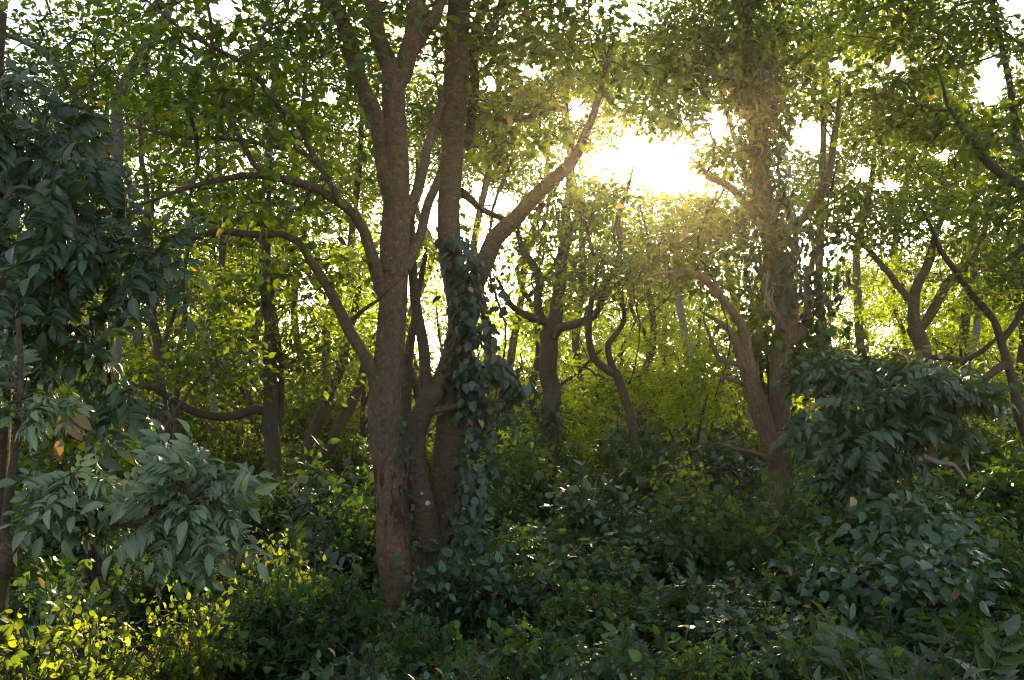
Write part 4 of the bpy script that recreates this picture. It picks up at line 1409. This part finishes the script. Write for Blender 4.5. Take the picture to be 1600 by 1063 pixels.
# ground cover: seedlings and creepers nobody could count
g = np.random.default_rng(71)
n = 110000
y = 4.5 + 30 * g.random(n) ** 1.5
x = (g.random(n) * 2 - 1) * (y * .62 + 1.5)
dens = np.sin(x * 1.3 + y * .7) + np.sin(x * .6 - y * 1.1 + 2) + g.normal(0, .8, n)
bare = (np.abs(x + 2.55) < .42) & (np.abs(y - 7.0) < .9)
k = (dens > -.6) & ~bare
x, y = x[k], y[k]
n = len(x)
gz = np.array([ground_z(a, c) for a, c in zip(x, y)])
hh = g.random(n) ** 1.4 * (.38 + .15 * np.sin(x * 2.1) * np.sin(y * 1.7))
b = Bag()
d = g.normal(0, 1, (n, 3)) * [1, 1, .35]
half = g.random(n) < .5
pos = np.stack([x, y, gz + hh], -1)
place(b, TB, pos[half], d[half], g.uniform(.06, .14, half.sum()), .5, g=g)
place(b, TQ, pos[~half], d[~half], g.uniform(.06, .15, (~half).sum()), .5, g=g)
props(b.build('ground_cover', M['under']), kind='stuff')
n = 16000
y = 4.5 + 16 * g.random(n) ** 1.6
x = (g.random(n) * 2 - 1) * (y * .62 + 1)
gz = np.array([ground_z(a, c) for a, c in zip(x, y)])
b = Bag()
place(b, TQ, np.stack([x, y, gz + .01 + .02 * g.random(n)], -1), g.normal(0, 1, (n, 3)) * [1, 1, .15], g.uniform(.05, .12, n), .25, g=g)
props(b.build('leaf_litter', M['litter']), kind='stuff')

# dead twigs caught in the undergrowth
b = Bag()
for k in range(260):
    y_ = 5.0 + 14 * g.random() ** 1.3
    x_ = g.uniform(-1, 1) * (y_ * .6 + 1)
    a0 = np.array([x_, y_, ground_z(x_, y_) + g.uniform(0, .3)])
    L_ = g.uniform(.2, .7)
    d = norm(g.normal(0, 1, 3) * [1, .7, .35] + [0, 0, .35])
    pts = np.array([a0, a0 + d * L_ * .35 + g.normal(0, .05, 3), a0 + d * L_ * .7 + g.normal(0, .06, 3), a0 + d * L_ + g.normal(0, .07, 3)])
    r0 = g.uniform(.004, .012)
    tube(b, pts, np.array([r0, r0 * .8, r0 * .6, .002]), 5)
    tube(b, np.array([pts[2], pts[2] + g.normal(0, .14, 3)]), np.array([r0 * .5, .002]), 4)
props(b.build('dead_twigs', M['bark_ring'], smooth=True, leafy=False), kind='stuff')

# ------------------------------------------------------------------ glare haze, sun and sky
bpy.ops.mesh.primitive_cube_add(size=1)
hz = bpy.context.object
hz.name = 'glare_haze'  # thin warm volume added to imitate the veiling glare around the sun
hz.location = (0, 210, 9.5)
hz.scale = (640, 620, 24)
m, nt, N, L = new_mat('glare_air')
pv = N.new('ShaderNodeVolumePrincipled')
pv.inputs['Color'].default_value = (1, .84, .55, 1)
pv.inputs['Density'].default_value = GLARE_HAZE
pv.inputs['Anisotropy'].default_value = .85
out = N.new('ShaderNodeOutputMaterial')
L.new(pv.outputs[0], out.inputs['Volume'])
hz.data.materials.append(m)
props(hz, kind='stuff')
if GLARE_HAZE <= 0:
    bpy.data.objects.remove(hz)

sd = bpy.data.lights.new('sun', 'SUN')
sd.energy = 5
sd.angle = math.radians(.53)
sd.color = (1, .78, .46)
so = bpy.data.objects.new('sun', sd)
COL.objects.link(so)
so.rotation_euler = Vector(SUNV).to_track_quat('Z', 'Y').to_euler()
so.location = (0, 0, 30)

w = bpy.data.worlds.new('World')
scn.world = w
w.use_nodes = True
nt = w.node_tree
N, L = nt.nodes, nt.links
bg = N['Background']
sky = N.new('ShaderNodeTexSky')
sky.sky_type = 'NISHITA'
sky.sun_disc = False
sky.sun_elevation = SUN_EL
sky.sun_rotation = SUN_AZ
sky.air_density = 1.0
sky.dust_density = 2.0
sky.ozone_density = 1.0
hs = N.new('ShaderNodeHueSaturation')      # sky colour desaturated so its fill light is less blue
hs.inputs['Saturation'].default_value = .55
L.new(sky.outputs[0], hs.inputs['Color'])
L.new(hs.outputs[0], bg.inputs['Color'])
bg.inputs['Strength'].default_value = .15

vs = scn.view_settings
vs.view_transform = 'Standard'
vs.look = 'None'
vs.gamma = 1
vs.exposure = EXPO
scn.cycles.use_denoising = DENOISE
scn.cycles.use_adaptive_sampling = False
scn.cycles.filter_width = 1.1
scn.cycles.sample_clamp_indirect = 4
scn.cycles.max_bounces = 8
scn.cycles.diffuse_bounces = 2
scn.cycles.denoising_prefilter = 'NONE'
scn.cycles.glossy_bounces = 2
scn.cycles.transmission_bounces = 5
scn.cycles.volume_bounces = 0
scn.cycles.transparent_max_bounces = 4
scn.cycles.caustics_reflective = False
scn.cycles.caustics_refractive = False
